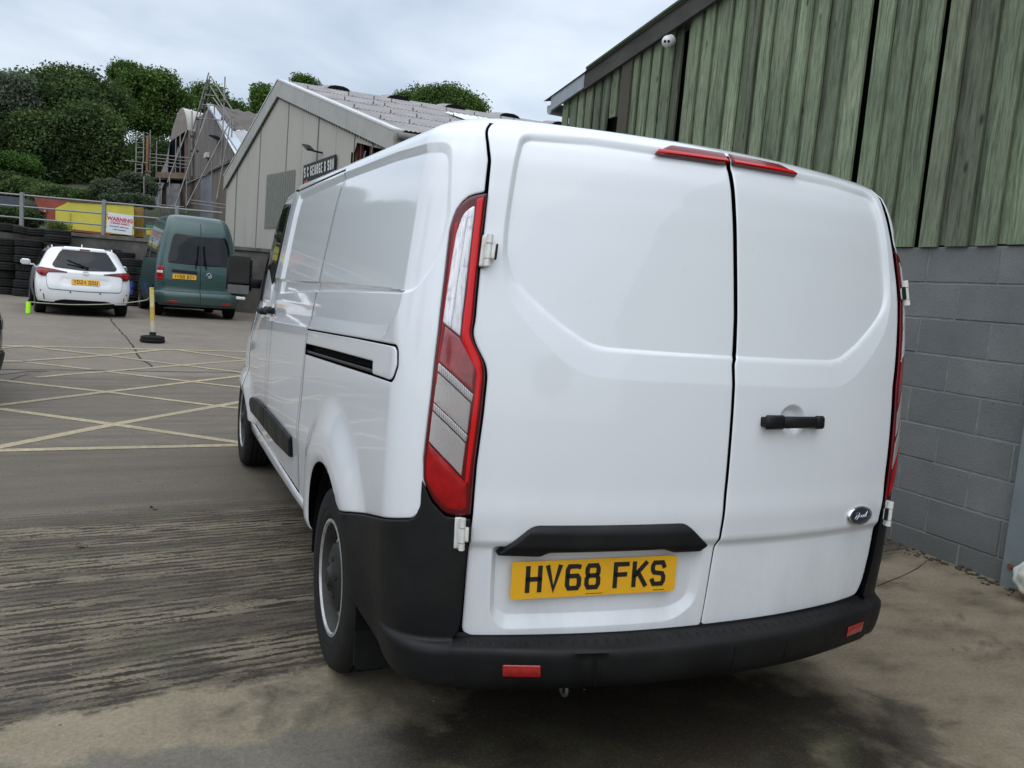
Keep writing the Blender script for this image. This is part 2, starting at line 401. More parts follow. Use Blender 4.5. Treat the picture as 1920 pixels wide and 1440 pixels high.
def surf_frame(surf, u, z, off=0):
    """matrix whose x runs along +u, y up the panel, z outward"""
    U, Z = np.array([u]), np.array([z]); p = surf.S(U, Z)[0]; e = 2e-3
    a = (surf.S(U+e, Z)-surf.S(U-e, Z))[0]; a /= np.linalg.norm(a); b = (surf.S(U, Z+e)-surf.S(U, Z-e))[0]; b /= np.linalg.norm(b)
    n = np.cross(a, b); n /= np.linalg.norm(n)
    if n@(p-np.array([0, min(max(p[1], 1), 3.5), .8])) < 0: n = -n
    b = b-n*(b@n); b /= np.linalg.norm(b); a = np.cross(b, n); p = p+n*off
    return Matrix(((a[0], b[0], n[0], p[0]), (a[1], b[1], n[1], p[1]), (a[2], b[2], n[2], p[2]), (0, 0, 0, 1)))
def skin(surf, name, us, zs, mat, parent, off=0, skip=None, flip=False):
    U, Z = np.meshgrid(us, zs, indexing='ij'); P = surf.S(U, Z)
    if off:
        nn = surf.n(U, Z); ctr = np.stack([0*P[..., 0], np.clip(P[..., 1], 1, 3.5), 0*P[..., 0]+.8], -1)
        sg = np.sign(((P-ctr)*nn).sum(-1, keepdims=True)); P = P+nn*sg*off
    nu, nz = U.shape; v = [tuple(p) for p in P.reshape(-1, 3)]; f = []
    for i in range(nu-1):
        for j in range(nz-1):
            if skip is not None and skip((us[i]+us[i+1])/2, (zs[j]+zs[j+1])/2): continue
            f.append((i*nz+j, (i+1)*nz+j, (i+1)*nz+j+1, i*nz+j+1))
    me = bpy.data.meshes.new(name); me.from_pydata(v, [], f); me.polygons.foreach_set('use_smooth', [True]*len(f)); me.update()
    bm = bmesh.new(); bm.from_mesh(me); bmesh.ops.remove_doubles(bm, verts=bm.verts, dist=1e-5); bmesh.ops.recalc_face_normals(bm, faces=bm.faces); bm.to_mesh(me); bm.free()
    return link(name, me, mat, parent)

# stroke lettering in the manner of a number plate: height 1, width w, strokes t thick
GLY = {
 'H': [[(0, 0), (0, 1)], [(1, 0), (1, 1)], [(0, .5), (1, .5)]], 'V': [[(0, 1), (.5, 0), (1, 1)]],
 '6': [[(.95, .98), (.8, 1), (.15, 1), (0, .85), (0, .15), (.15, 0), (.85, 0), (1, .15), (1, .42), (.85, .56), (.05, .56)]],
 '8': [[(.15, .54), (.03, .66), (.03, .86), (.16, 1), (.84, 1), (.97, .86), (.97, .66), (.85, .54), (1, .4), (1, .15), (.85, 0), (.15, 0), (0, .15), (0, .4), (.15, .54), (.85, .54)]],
 'F': [[(0, 0), (0, 1), (1, 1)], [(0, .52), (.85, .52)]], 'K': [[(0, 0), (0, 1)], [(1, 1), (.05, .42)], [(.32, .6), (1, 0)]],
 'S': [[(1, .84), (.86, 1), (.14, 1), (0, .86), (0, .66), (.14, .54), (.86, .48), (1, .34), (1, .14), (.86, 0), (.14, 0), (0, .16)]],
 'Y': [[(0, 1), (.5, .5), (1, 1)], [(.5, .5), (.5, 0)]], 'D': [[(0, 0), (0, 1), (.7, 1), (1, .8), (1, .2), (.7, 0), (0, 0)]],
 '2': [[(0, .85), (.15, 1), (.85, 1), (1, .85), (1, .62), (0, .15), (0, 0), (1, 0)]], '4': [[(.75, 0), (.75, 1), (0, .3), (1, .3)]],
 'G': [[(1, .85), (.85, 1), (.15, 1), (0, .85), (0, .15), (.15, 0), (.85, 0), (1, .15), (1, .45), (.6, .45)]],
 'U': [[(0, 1), (0, .15), (.15, 0), (.85, 0), (1, .15), (1, 1)]], 'N': [[(0, 0), (0, 1), (1, 0), (1, 1)]],
 '5': [[(.95, 1), (.05, 1), (0, .55), (.85, .58), (1, .42), (1, .15), (.85, 0), (.1, 0), (0, .12)]], 'Z': [[(0, 1), (1, 1), (0, 0), (1, 0)]],
}
GLY.update({'E': [[(1, 1), (0, 1), (0, 0), (1, 0)], [(0, .52), (.85, .52)]], 'O': [[(.15, 1), (.85, 1), (1, .85), (1, .15), (.85, 0), (.15, 0), (0, .15), (0, .85), (.15, 1)]], 'R': [[(0, 0), (0, 1), (.85, 1), (1, .88), (1, .62), (.85, .5), (0, .5)], [(.45, .5), (1, 0)]], 'C': [[(1, .82), (.85, 1), (.15, 1), (0, .85), (0, .15), (.15, 0), (.85, 0), (1, .18)]], '&': [[(1, .45), (.75, .1), (.6, 0), (.15, 0), (0, .15), (0, .4), (.15, .52), (.8, .52)], [(.8, .82), (.65, 1), (.2, 1), (.08, .85), (.08, .65), (.2, .52)]]})
def glyph(ch, w, h, t, d):
    """mesh of one character in local xy, raised d"""
    mb = MB()
    for pl in GLY[ch]:
        P = [Vector((t/2+p[0]*(w-t), t/2+p[1]*(h-t))) for p in pl]
        # mitred stroke
        L = []; R = []
        for i, p in enumerate(P):
            d0 = (P[i]-P[i-1]).normalized() if i > 0 else (P[1]-P[0]).normalized(); d1 = (P[i+1]-P[i]).normalized() if i < len(P)-1 else (P[-1]-P[-2]).normalized()
            n0 = Vector((-d0.y, d0.x)); n1 = Vector((-d1.y, d1.x)); m = (n0+n1)
            m = m.normalized() if m.length > 1e-4 else n0; k = (t/2)/max(.6, m.dot(n0)); pe = p.copy()
            if i == 0: pe = p-d1*t/2
            if i == len(P)-1: pe = p+d0*t/2
            L.append(pe+m*k); R.append(pe-m*k)
        for i in range(len(P)-1):
            q = [L[i], R[i], R[i+1], L[i+1]]; mb.prism([(a.x, a.y) for a in q], d)
    return mb
def text_mesh(txt, size, extrude=.002, bold=0.0, align='CENTER', shear=0, space=1.0):
    c = bpy.data.curves.new('t', 'FONT'); c.body = txt; c.size = size; c.extrude = extrude; c.offset = bold; c.align_x = align; c.align_y = 'CENTER'; c.shear = shear; c.space_character = space
    o = bpy.data.objects.new('t', c); COL.objects.link(o); dg = bpy.context.evaluated_depsgraph_get(); me = bpy.data.meshes.new_from_object(o.evaluated_get(dg))
    bpy.data.objects.remove(o); bpy.data.curves.remove(c); me.materials.clear(); return me
def put_text(name, txt, size, mat, parent, M, **k):
    o = link(name, text_mesh(txt, size, **k), mat, parent); o.matrix_local = M; return o
# ================================================================== THE WHITE VAN
AZ = [[.20,.885],[.35,.932],[.50,.952],[.70,.966],[.95,.970],[1.15,.968],[1.30,.961],[1.45,.943],[1.60,.922],[1.72,.904],[1.82,.880],[1.875,.852],[1.91,.790],[1.935,.70],[1.96,.50],[1.98,.25],[1.985,.0]]
YZ = [[.20,.0],[.45,-.010],[.70,-.010],[1.0,.0],[1.25,.02],[1.40,.04],[1.60,.07],[1.72,.09],[1.82,.115],[1.875,.145],[1.91,.19],[1.935,.27],[1.96,.5],[1.98,.75],[1.985,1.0]]
VS = Surf(AZ, YZ, .84, .085, .97, 5.25, ([2.6,3.4,4.0,4.3,4.6,4.85,5.0,5.1,5.3],[1,1,.995,.985,.95,.88,.75,.6,.0]),
          ([0,2.9,3.2,3.4,4.0,4.3,4.8,5.1,5.3],[1,1,.985,.93,.62,.54,.46,.36,.2]), rise=.015, skew=.035)
van = empty('panel_van', (0, 0, 0), 0, 'large white panel van with black rear bumper seen from behind, parked beside the block wall', 'van')
WR, WF = 1.79, 5.075          # wheel arch centres (u)
WZ = .335
def arch_pts(uc, r, sgn, a0=-5, a1=185, n=26, z0=None):
    return [(sgn*(uc+r*math.cos(RAD(t))), WZ+r*math.sin(RAD(t))) for t in np.linspace(a0, a1, n)]
# near-black inner shell, painting the shade seen through the shut lines
def skipw(u, z):
    return any(math.hypot(abs(u)-c, z-WZ) < .41 for c in (WR, WF))
us = np.r_[np.arange(-VS.umax, -1.3, .07), np.arange(-1.3, 1.3, .03), np.arange(1.3, VS.umax, .07), VS.umax]
skin(VS, 'inner_frame', us, np.r_[np.arange(.36, 1.86, .07), np.arange(1.86, 1.98, .015)], MT['gap'], van, -.045, skipw)
mb = MB(); mb.box(-.72, .72, .55, 4.9, .26, .46); mb.box(-.6, -.5, .3, 4.6, .17, .24); mb.box(.5, .6, .3, 4.6, .17, .24)
mb.box(-.74, .74, .86, 1.0, .20, .36); mb.build('chassis', MT['gap'], van)

# ---------------- rear doors
DL = [(-.859,1.903),(-.840,1.86),(-.812,1.78),(-.806,1.687),(-.803,1.556),(-.795,1.337),(-.798,1.30),(-.788,1.272),(-.755,1.219,.03),(-.748,1.185,.03),(-.752,1.076),(-.762,.942),(-.765,.80),(-.772,.67),(-.778,.56),(-.785,.458,.03),(-.765,.440,.03),(-.646,.438),(-.411,.438),(-.193,.440),
      (.0,.442),(.004,.48),(.018,.69),(.026,.725),(.030,.907),(.031,1.10),(.030,1.26),(.038,1.285),(.041,1.40),(.034,1.636),(.027,1.79),(.024,1.905)]
DR = [(.042,1.905),(.044,1.79),(.050,1.636),(.056,1.40),(.054,1.287),(.042,1.262),(.042,1.10),(.041,.907),(.034,.72),(.022,.69),(.006,.48),(.004,.443),
      (.37,.444),(.65,.447),(.790,.455,.03),(.815,.50,.03),(.828,.60),(.834,.72),(.842,.85),(.848,1.0),(.850,1.15),(.850,1.20),(.852,1.25),(.855,1.31),(.866,1.437),(.868,1.568),(.852,1.72),(.844,1.80),(.862,1.905)]
def redge(z): return float(np.interp(z, [.455, .50, .60, .72, .85, 1.0, 1.15, 1.31, 1.437, 1.568, 1.72, 1.80, 1.905], [.79, .815, .828, .834, .842, .848, .85, .855, .866, .868, .852, .844, .862]))
def rmap(q, m=.008, c=.01): return [(max(2*c-p[0], redge(p[1])+m),)+tuple(p[1:]) for p in q][::-1]
DL = rpoly(DL, .012, 3); DR = rpoly(DR, .012, 3)
C0 = .036
REC = rpoly([(-.733,1.60),(-.728,1.80),(-.722,1.862,.045),(-.5,1.874),(-.26,1.872),(.3,1.872),(.3,1.286),(-.213,1.286),(-.404,1.288,.10),(-.454,1.297),(-.540,1.343),(-.63,1.405),(-.698,1.462,.08),(-.726,1.52)], .03, 6)
BND = rpoly([(-.748,1.60),(-.744,1.80),(-.738,1.876,.05),(-.5,1.889),(-.26,1.887),(.32,1.887),(.32,1.197),(-.30,1.197),(-.447,1.200,.12),(-.531,1.237),(-.625,1.313),(-.712,1.40,.12),(-.742,1.50)], .03, 6)
PREC = rpoly([(-.690,.70),(-.690,.52,.03),(-.655,.500,.03),(-.12,.505,.03),(-.055,.535,.03),(-.040,.70)], .02, 5)
PREC2 = rpoly([(-.703,.71),(-.703,.50,.04),(-.67,.462,.04),(-.11,.468,.04),(-.030,.52,.04),(-.022,.71)], .02, 5)
def rear_disp(side):
    def f(u, z):
        u2 = u if side < 0 else 2*C0-u
        d1 = np.maximum(sdf(REC, u2, z), 0); d2 = np.maximum(-sdf(BND, u2, z), 0); t = d1/(d1+d2+1e-6)
        t = np.where(sdf(BND, u2, z) > 0, 1, t)
        o = -.010*(1-t)-.006*(1-np.clip(d1/.010, 0, 1))
        o = o+.004*np.exp(-((z-.80)/.05)**2)
        o = o-.013*(1-ss(z, .695, .728))
        if side < 0:
            p1 = np.maximum(sdf(PREC, u, z), 0); p2 = np.maximum(-sdf(PREC2, u, z), 0); q = p1/(p1+p2+1e-6); q = np.where(sdf(PREC2, u, z) > 0, 1, q)
            o = o-.018*(1-q)*(1-ss(z, .70, .715))
        else:
            # finger bowl behind the handle
            r = np.hypot((u-.292)/.062, (z-1.092)/.052); o = o-.022*(1-ss(r, .55, 1.0))
        return o
    return f
dl = panel('rear_door', VS, DL, MT['white'], van, disp=rear_disp(-1), creases=[REC, BND, PREC, PREC2], res=.0115, thick=.035, edge=.006, drop=.003, skirt=MT['gap'])
dr = panel('rear_door', VS, DR, MT['white'], van, disp=rear_disp(1), creases=[mirror(REC, C0), mirror(BND, C0)]+[[(.292+.062*k_*math.cos(t), 1.092+.052*k_*math.sin(t)) for t in np.linspace(0, 2*math.pi, 41)[:-1]] for k_ in (.55, .7, .85, 1.0)], res=.0115, thick=.035, edge=.006, drop=.003, skirt=MT['gap'])
# ---------------- quarter panel, sliding door, front door, wing (left); one long side panel on the right
WQ = rpoly([(-.954,1.800,.035),(-.937,1.726),(-.922,1.62),(-.928,1.546,.05),(-.950,1.471,.05),(-.995,1.412,.03),(-1.03,1.403,.02),(-1.69,1.386),(-2.44,1.363),(-3.18,1.333),(-3.52,1.315,.01),(-3.44,1.79,.01),(-2.33,1.812),(-1.46,1.812)], .02, 5)
WQ2 = rpoly([(-.940,1.824,.04),(-.923,1.73),(-.908,1.62),(-.914,1.543,.05),(-.938,1.463,.05),(-.986,1.402,.03),(-1.03,1.393,.02),(-1.69,1.376),(-2.44,1.353),(-3.18,1.322),(-3.545,1.304,.01),(-3.465,1.815,.01),(-2.33,1.838),(-1.46,1.838)], .02, 5)
LQ = rpoly([(-1.052,1.398),(-1.066,1.352,.03),(-1.165,1.295,.05),(-1.38,1.282),(-2.2,1.256),(-3.56,1.20),(-3.9,1.37)], .02, 5)
LQ2 = rpoly([(-1.04,1.41),(-1.046,1.345,.04),(-1.16,1.252,.08),(-1.38,1.232),(-2.2,1.205),(-3.8,1.14),(-3.9,1.38)], .02, 5)
def two(A_, B_, u, z):
    a = np.maximum(sdf(A_, u, z), 0); s2 = sdf(B_, u, z); b = np.maximum(-s2, 0); t = a/(a+b+1e-6); return np.where(s2 > 0, 1, t)
def side_disp(u, z):
    ul = -np.abs(u); o = -.012*(1-two(WQ, WQ2, ul, z))
    o = o-.011*(1-two(LQ, LQ2, ul, z))*(z < 1.40)
    for c in (WR, WF):
        r = np.hypot(np.abs(u)-c, z-WZ); o = o+.034*(1-ss(r, .46, .66))*ss(z, .30, .42)-.006*(1-ss(r, .405, .43))
    o = o+.006*np.exp(-((z-.72)/.10)**2)*(np.abs(u) > 1.4)
    return o
RAILO = rpoly([(-2.500,1.180,.004),(-1.552,1.222),(-1.035,1.241,.035),(-1.028,1.190),(-1.050,1.146,.035),(-1.272,1.135),(-1.9,1.106),(-2.495,1.078,.004)], .01, 6)
RAILH = rpoly([(-2.508,1.186,.004),(-1.552,1.228),(-1.028,1.248,.04),(-1.020,1.190),(-1.043,1.139,.04),(-1.272,1.130),(-1.9,1.101),(-2.508,1.073,.004)], .01, 6)
SR = [(-2.352,1.85),(-2.318,1.815),(-2.332,1.79),(-2.378,1.586),(-2.410,1.36),(-2.430,1.33),(-2.480,1.223),(-2.504,1.161),(-2.508,1.072),(-2.545,.922),(-2.585,.738),(-2.600,.506),(-2.585,.425)]
split = [(-.902,.897),(-.900,.82),(-.922,.782,.03),(-1.167,.726),(-1.480,.655)]
QP = [(-.867,1.901),(-.849,1.86),(-.823,1.78),(-.818,1.690),(-.864,1.676,.02),(-.895,1.636,.03),(-.904,1.578),(-.899,1.446),(-.896,1.30),(-.902,1.125),(-.913,.948)]+split
ar = [p for p in arch_pts(WR, .405, -1, 0, 176, 30)]           # from rear lip over the top to the front lip
ar = [p for p in ar if not (abs(p[0]) < WR and p[1] < .66)]
ar = sorted([p for p in ar], key=lambda p: -p[0])
QP += ar+[(-2.20,.372),(-2.585,.352)]+[(u+.0015, z) for u, z in SR[::-1]]+[(-2.36,1.858),(-3.6,1.845),(-3.68,1.90)]
quarter = panel('quarter_panel', VS, rpoly(QP, .006, 2), MT['white'], van, disp=side_disp, creases=[WQ, WQ2, LQ, LQ2], res=.016, thick=.03, edge=.005, holes=[RAILH], skirt=MT['gap'])
SD = [(u-.0055, z) for u, z in SR]+[(-3.72,.41,.02),(-3.78,.70),(-3.80,1.0),(-3.78,1.25),(-3.70,1.5),(-3.58,1.838,.02),(-2.37,1.850)]
slide = panel('sliding_door', VS, rpoly(SD, .008, 2), MT['white'], van, off=-.002, disp=side_disp, creases=[WQ, WQ2, LQ, LQ2], res=.017, thick=.03, drop=.0012, skirt=MT['gap'])
# front door with its window, front wing
def zp(y, tz): return .45+(tz-.45)/np.interp(y, VS.hood[0], VS.hood[1])
UO = .826
def fp(pts): return [(-(y+UO), zp(y, tz)) for y, tz in pts]
FD = [(-3.728,.41,.02),(-3.788,.70),(-3.808,1.0),(-3.788,1.25),(-3.708,1.5),(-3.588,1.838,.03),(-3.9,1.86)]+fp([(3.3,1.80),(3.62,1.62),(3.93,1.36),(3.96,1.2),(3.96,1.0)])
af = sorted([p for p in arch_pts(WF, .405, -1, 20, 178, 30) if p[0] > -(3.96+UO)-.01 or False], key=lambda p: -p[1])
FD += [(-4.786,.72),(-4.70,.52),(-4.665,.41)]
fdoor = panel('front_door', VS, rpoly(FD, .01, 2), MT['white'], van, off=-.004, drop=.0012, disp=side_disp, res=.02, thick=.03, skirt=MT['gap'])
GL = rpoly(fp([(2.98,1.34),(2.90,1.55),(2.86,1.775),(3.10,1.785),(3.28,1.755),(3.58,1.58),(3.86,1.36),(3.86,1.31)]), .03, 4)
panel('side_window', VS, GL, MT['glass'], van, off=.004, res=.03, thick=.004, edge=.004, drop=.003)
mb = MB()
FW = [(-4.794,.74),(-4.794,1.5)]+fp([(4.05,1.18),(4.5,1.02),(4.9,.90)])+[(-5.75,.60),(-5.55,.52)]+sorted([p for p in arch_pts(WF, .405, -1, 2, 178, 30) if p[0] < -4.79], key=lambda p: p[0])
panel('front_wing', VS, rpoly(FW, .01, 2), MT['white'], van, disp=side_disp, res=.03, thick=.03, skirt=MT['gap'])
RSI = [(.886,1.898),(.872,1.80),(.878,1.70),(.925,1.65,.03),(.932,1.446),(.925,1.30),(.93,1.125),(.94,.948),(.935,.80),(1.20,.722),(1.480,.655)]
RSI += sorted([(-p[0], p[1]) for p in ar], key=lambda p: p[0])+[(2.20,.372),(4.66,.40)]+sorted([p for p in arch_pts(WF, .405, 1, 2, 178, 24)], key=lambda p: p[0])+[(5.55,.52),(5.7,.60)]+[(-u, z) for u, z in fp([(4.9,.90),(4.5,1.02),(4.05,1.18),(3.9,1.35),(3.3,1.80)])]+[(3.9,1.90)]
panel('side_panel', VS, rpoly(RSI, .008, 2), MT['white'], van, disp=side_disp, res=.035, thick=.03, skirt=MT['gap'])
panel('side_window', VS, mirror(GL), MT['glass'], van, off=.004, res=.04, thick=.004)
panel('mirror_base', VS, rpoly(fp([(3.45,1.24),(3.92,1.22),(3.96,1.34),(3.66,1.52)]), .02, 3), MT['plastic'], van, off=.014, res=.03, thick=.02)
# roof, windscreen, bonnet: the cap above the side panels
zc = np.r_[1.895, 1.905, 1.912, 1.92, 1.93, 1.94, 1.95, 1.96, 1.967, 1.974, 1.98, 1.985]
cu = np.r_[np.arange(-VS.umax, -1.2, .06), np.arange(-1.2, 1.2, .02), np.arange(1.2, VS.umax, .06), VS.umax]
def yy(u): return np.interp(abs(u), VS.L, VS.P[:, 1])
skin(VS, 'roof', cu, zc, MT['white'], van, 0, lambda u, z: yy(u) > 3.2)
skin(VS, 'windscreen', cu, zc, MT['glass'], van, 0, lambda u, z: not (3.2 <= yy(u) < 4.05))
skin(VS, 'bonnet', cu, np.r_[1.6, 1.75, 1.85, zc], MT['white'], van, 0, lambda u, z: yy(u) < 4.05)
panel('front_bumper', VS, [(-5.5,.24),(-5.5,.50),(-5.9,.62),(-VS.umax+.01,.64),(-VS.umax+.01,.24)], MT['plastic'], van, off=.01, res=.06, thick=.05)
panel('front_bumper', VS, mirror([(-5.5,.24),(-5.5,.50),(-5.9,.62),(-VS.umax+.01,.64),(-VS.umax+.01,.24)]), MT['plastic'], van, off=.01, res=.06, thick=.05)
def seam(name, pts, w_, off=.0012, par=None):  # near-black ribbon laid over a shut line to paint its shade
    P = densify(pts+[pts[-1]], .02); P = P[:-1]; A = np.array(P); T = np.gradient(A, axis=0); T /= np.linalg.norm(T, axis=1, keepdims=True)+1e-9; Nn = np.stack([-T[:, 1], T[:, 0]], 1); V = []
    for sg in (-1, 1):
        q = A+Nn*sg*w_/2; n_ = VS.n(q[:, 0], q[:, 1]); s_ = VS.S(q[:, 0], q[:, 1]); sg2 = np.where(n_[:, 0] < 0, 1, -1)[:, None]; V.append(s_+n_*sg2*(side_disp(q[:, 0], q[:, 1])+off)[:, None])
    V = np.stack(V, 1).reshape(-1, 3); mb = MB(); mb.add(V, [(2*i, 2*i+1, 2*i+3, 2*i+2) for i in range(len(A)-1)]); return mb.build(name, MT['gap'], par)
seam('door_seam', SR, .0055, par=van)
seam('door_seam', [(-3.724,.41),(-3.784,.70),(-3.804,1.0),(-3.784,1.25),(-3.704,1.5),(-3.584,1.838)], .006, par=van)
# sill strip and side moulding
SIL = rpoly([(-2.19,.395),(-2.60,.37),(-3.4,.345),(-4.66,.320),(-4.66,.405),(-3.4,.415),(-2.60,.417),(-2.19,.43)], .004, 2)
panel('sill', VS, SIL, MT['white'], van, off=.012, res=.02, thick=.04, edge=.012, drop=.012)
MOL = rpoly([(-2.735,.655,.02),(-2.745,.555,.02),(-3.3,.515),(-3.722,.505),(-3.722,.638),(-3.3,.648)], .006, 4)
mo = panel('side_moulding', VS, MOL, MT['plastic'], van, off=.020, res=.014, thick=.022, edge=.012, drop=.008)
MOL2 = rpoly([(-3.735,.638),(-3.735,.505),(-4.50,.49,.03),(-4.58,.56,.03),(-4.50,.622,.03)], .006, 4)
panel('side_moulding', VS, MOL2, MT['plastic'], van, off=.020, res=.014, thick=.022, edge=.012, drop=.008)
# sliding door rail: cover with an open slot, dark channel and steel rail inside
cover = [(-2.500,1.180,.004),(-1.552,1.222),(-1.035,1.241,.035),(-1.028,1.190),(-1.050,1.146,.035),(-1.268,1.138,.002),(-1.275,1.176,.002),(-1.9,1.150),(-2.5,1.122,.002)]
rc = panel('rail_cover', VS, rpoly(cover, .006, 6), MT['white'], van, off=.001, res=.012, thick=.02, edge=.004, drop=.002)
panel('rail_channel', VS, rpoly([(-2.53,1.20),(-1.0,1.26),(-1.0,1.13),(-2.53,1.06)], .01), MT['gap'], van, off=-.034, res=.05, thick=.01, edge=.003)
panel('slide_rail', VS, rpoly([(-2.50,1.092),(-1.285,1.148),(-1.285,1.136),(-2.50,1.080)], .002, 2), simple('rail_steel', (.06, .06, .058), .4, .6), van, off=-.008, res=.02, thick=.022, edge=.002)
# ---------------- tail lamps
def lamp(sg, P):
    mm = (lambda q: q) if sg < 0 else (lambda q: rmap(q))
    LO = rpoly([(-.811,1.685,.006),(-.862,1.671,.03),(-.892,1.632,.03),(-.901,1.575),(-.896,1.446),(-.893,1.30),(-.899,1.125),(-.910,.948),(-.908,.893),(-.879,.838,.02),(-.842,.800,.02),(-.795,.795),(-.774,.800,.006),(-.771,.942),(-.761,1.076),(-.757,1.187,.03),(-.764,1.222,.03),(-.797,1.276,.02),(-.805,1.302,.02),(-.803,1.337),(-.811,1.556)], .01, 4)
    seal = panel('lamp_seal', VS, mm([(p[0]+(.004 if p[0] > -.83 else -.002), p[1]) for p in LO]), MT['gap'], van, off=.002, res=.02, thick=.02, edge=.003)
    L = panel('tail_lamp', VS, mm(LO), MT['reddark'], van, off=.012, res=.010, thick=.03, edge=.010, drop=.007)
    def sub(nm, pts, m_, off=.0145, r=.004, e=.003, **k):
        pp = rpoly(pts, r, 3) if sg < 0 else rmap(rpoly(pts, r, 3), .016); A_ = np.array([p[:2] for p in pp]); ar_ = abs(.5*np.sum(A_[:, 0]*np.roll(A_[:, 1], -1)-np.roll(A_[:, 0], -1)*A_[:, 1]))
        if sg > 0 and (ar_ < 8e-4 or nm in ('chrome_divider', 'chrome_ridge', 'red_band')): return None
        return panel(nm, VS, pp, MT[m_], L, off=off, res=.009, thick=.004, edge=e, drop=.0015, **k)
    sub('red_band', [(-.838,1.664),(-.819,1.672),(-.817,1.556),(-.809,1.337),(-.811,1.302,.02),(-.803,1.277,.02),(-.771,1.222,.02),(-.767,1.187,.02),(-.772,1.076),(-.782,.942),(-.785,.89),(-.795,.89),(-.791,1.0),(-.783,1.13),(-.782,1.19),(-.80,1.225),(-.828,1.275),(-.832,1.300),(-.831,1.40),(-.836,1.554)], 'redbright', .0135)
    sub('red_band', [(-.878,1.60),(-.889,1.59),(-.888,1.446),(-.885,1.30),(-.890,1.125),(-.900,.948),(-.897,.90),(-.893,.90),(-.894,1.0),(-.884,1.13),(-.880,1.30),(-.880,1.446)], 'redlens', .0135)
    sub('reversing_lens', [(-.841,1.648,.012),(-.870,1.622,.02),(-.881,1.560),(-.883,1.45),(-.883,1.322),(-.857,1.304),(-.835,1.288),(-.836,1.39),(-.839,1.554)], 'clear', .0150)
    sub('chrome_divider', [(-.8605,1.615),(-.8575,1.615),(-.8605,1.305),(-.8635,1.307)], 'chrome', .0175, e=.001)
    sub('brake_lens', [(-.877,1.312),(-.834,1.281),(-.786,1.207),(-.789,1.138),(-.884,1.216)], 'redseg')
    sub('chrome_ridge', [(-.884,1.213),(-.788,1.134),(-.790,1.112),(-.885,1.190)], 'strip', .0165, .002)
    sub('indicator_lens', [(-.8855,1.187),(-.792,1.109),(-.797,1.026),(-.890,1.107)], 'ind')
    sub('chrome_ridge', [(-.890,1.104),(-.797,1.023),(-.799,1.003),(-.891,1.085)], 'strip', .0165, .002)
    sub('fog_lens', [(-.892,1.082),(-.800,1.000),(-.806,.910),(-.896,.998)], 'ind')
    sub('lower_lens', [(-.897,.992),(-.790,.888),(-.787,.815,.012),(-.840,.816,.02),(-.872,.850,.02),(-.900,.893,.02)], 'redlens', .0145, bulge=.003)
    return L
lamp(-1, van); lamp(1, van)
# ---------------- bumper
prof = [(.452,-.015),(.442,-.012),(.438,.012),(.434,.035),(.430,.060),(.426,.074),(.420,.082),(.410,.0865),(.395,.088),(.37,.088),(.34,.085),(.318,.074),(.302,.05),(.290,.02),(.285,-.02)]
PZ = np.array([p[0] for p in prof][::-1]); PO = np.array([max(p[1], 0) for p in prof][::-1])
def bump_w(u):
    a = np.abs(u); return (.78-.36*ss(a, .30, .86))*(1-ss(a, .84, 1.15))
def bump_disp(u, z):
    a = np.abs(u); w_ = bump_w(u)
    o = w_*np.interp(z, PZ, PO)
    lowt = .035*(1-ss(z, .27, .36))*ss(a, .84, 1.2)
    return o-lowt+side_disp(u, z)*ss(a, .84, 1.2)*ss(z, .30, .45)
for sg in (-1, 1):
    CP = [(-.770,.788),(-.842,.793),(-.882,.832),(-.911,.89),(-.912,.86),(-.912,.818),(-.928,.777,.03),(-1.168,.722),(-1.478,.651)]+[p for p in sorted(arch_pts(WR, .405, -1, 4, 60, 14), key=lambda p: -p[1]) if p[1] < .62 and abs(p[0]) < WR]+[(-1.40,.345),(-1.30,.318),(-1.1,.312),(-.812,.322),(-.812,.445),(-.80,.452),(-.789,.50),(-.782,.60),(-.776,.70)]
    CP = rpoly(CP, .006, 2)
    panel('bumper_corner', VS, CP if sg < 0 else rmap(CP, .006, .006), MT['plastic'], van, off=.006, disp=bump_disp, res=.013, thick=.03, edge=.006, drop=.003)
uu = np.r_[np.linspace(-.818, .824, 170)]
vs_ = []; 
for u in uu:
    Z = np.array([p[0] for p in prof]); n_ = VS.n(np.full(Z.shape, u), Z*0+.5); s_ = VS.S(np.full(Z.shape, u), Z)
    if n_[0][1] > 0: n_ = -n_
    off = np.array([p[1]*(float(bump_w(u)) if p[1] > 0 else 1)+(.006 if p[1] > 0 else 0) for p in prof])
    tread = np.zeros(len(prof))
    cup = -.012*math.exp(-(((abs(u+.415)-.02)/.03)**2))*((Z < .42) & (Z > .30)) if abs(u+.415) < .1 else 0
    vs_.append(s_+n_*(off+0*tread+cup)[:, None]+np.array([0, 0, 1])*tread[:, None])
V_ = np.array(vs_); k = len(prof)
bmb = MB(); bmb.add(V_.reshape(-1, 3), [(i*k+j, (i+1)*k+j, (i+1)*k+j+1, i*k+j+1) for i in range(len(uu)-1) for j in range(k-1)], True)
bumper = bmb.build('rear_bumper', MT['plastic'], van, sharp=RAD(50))
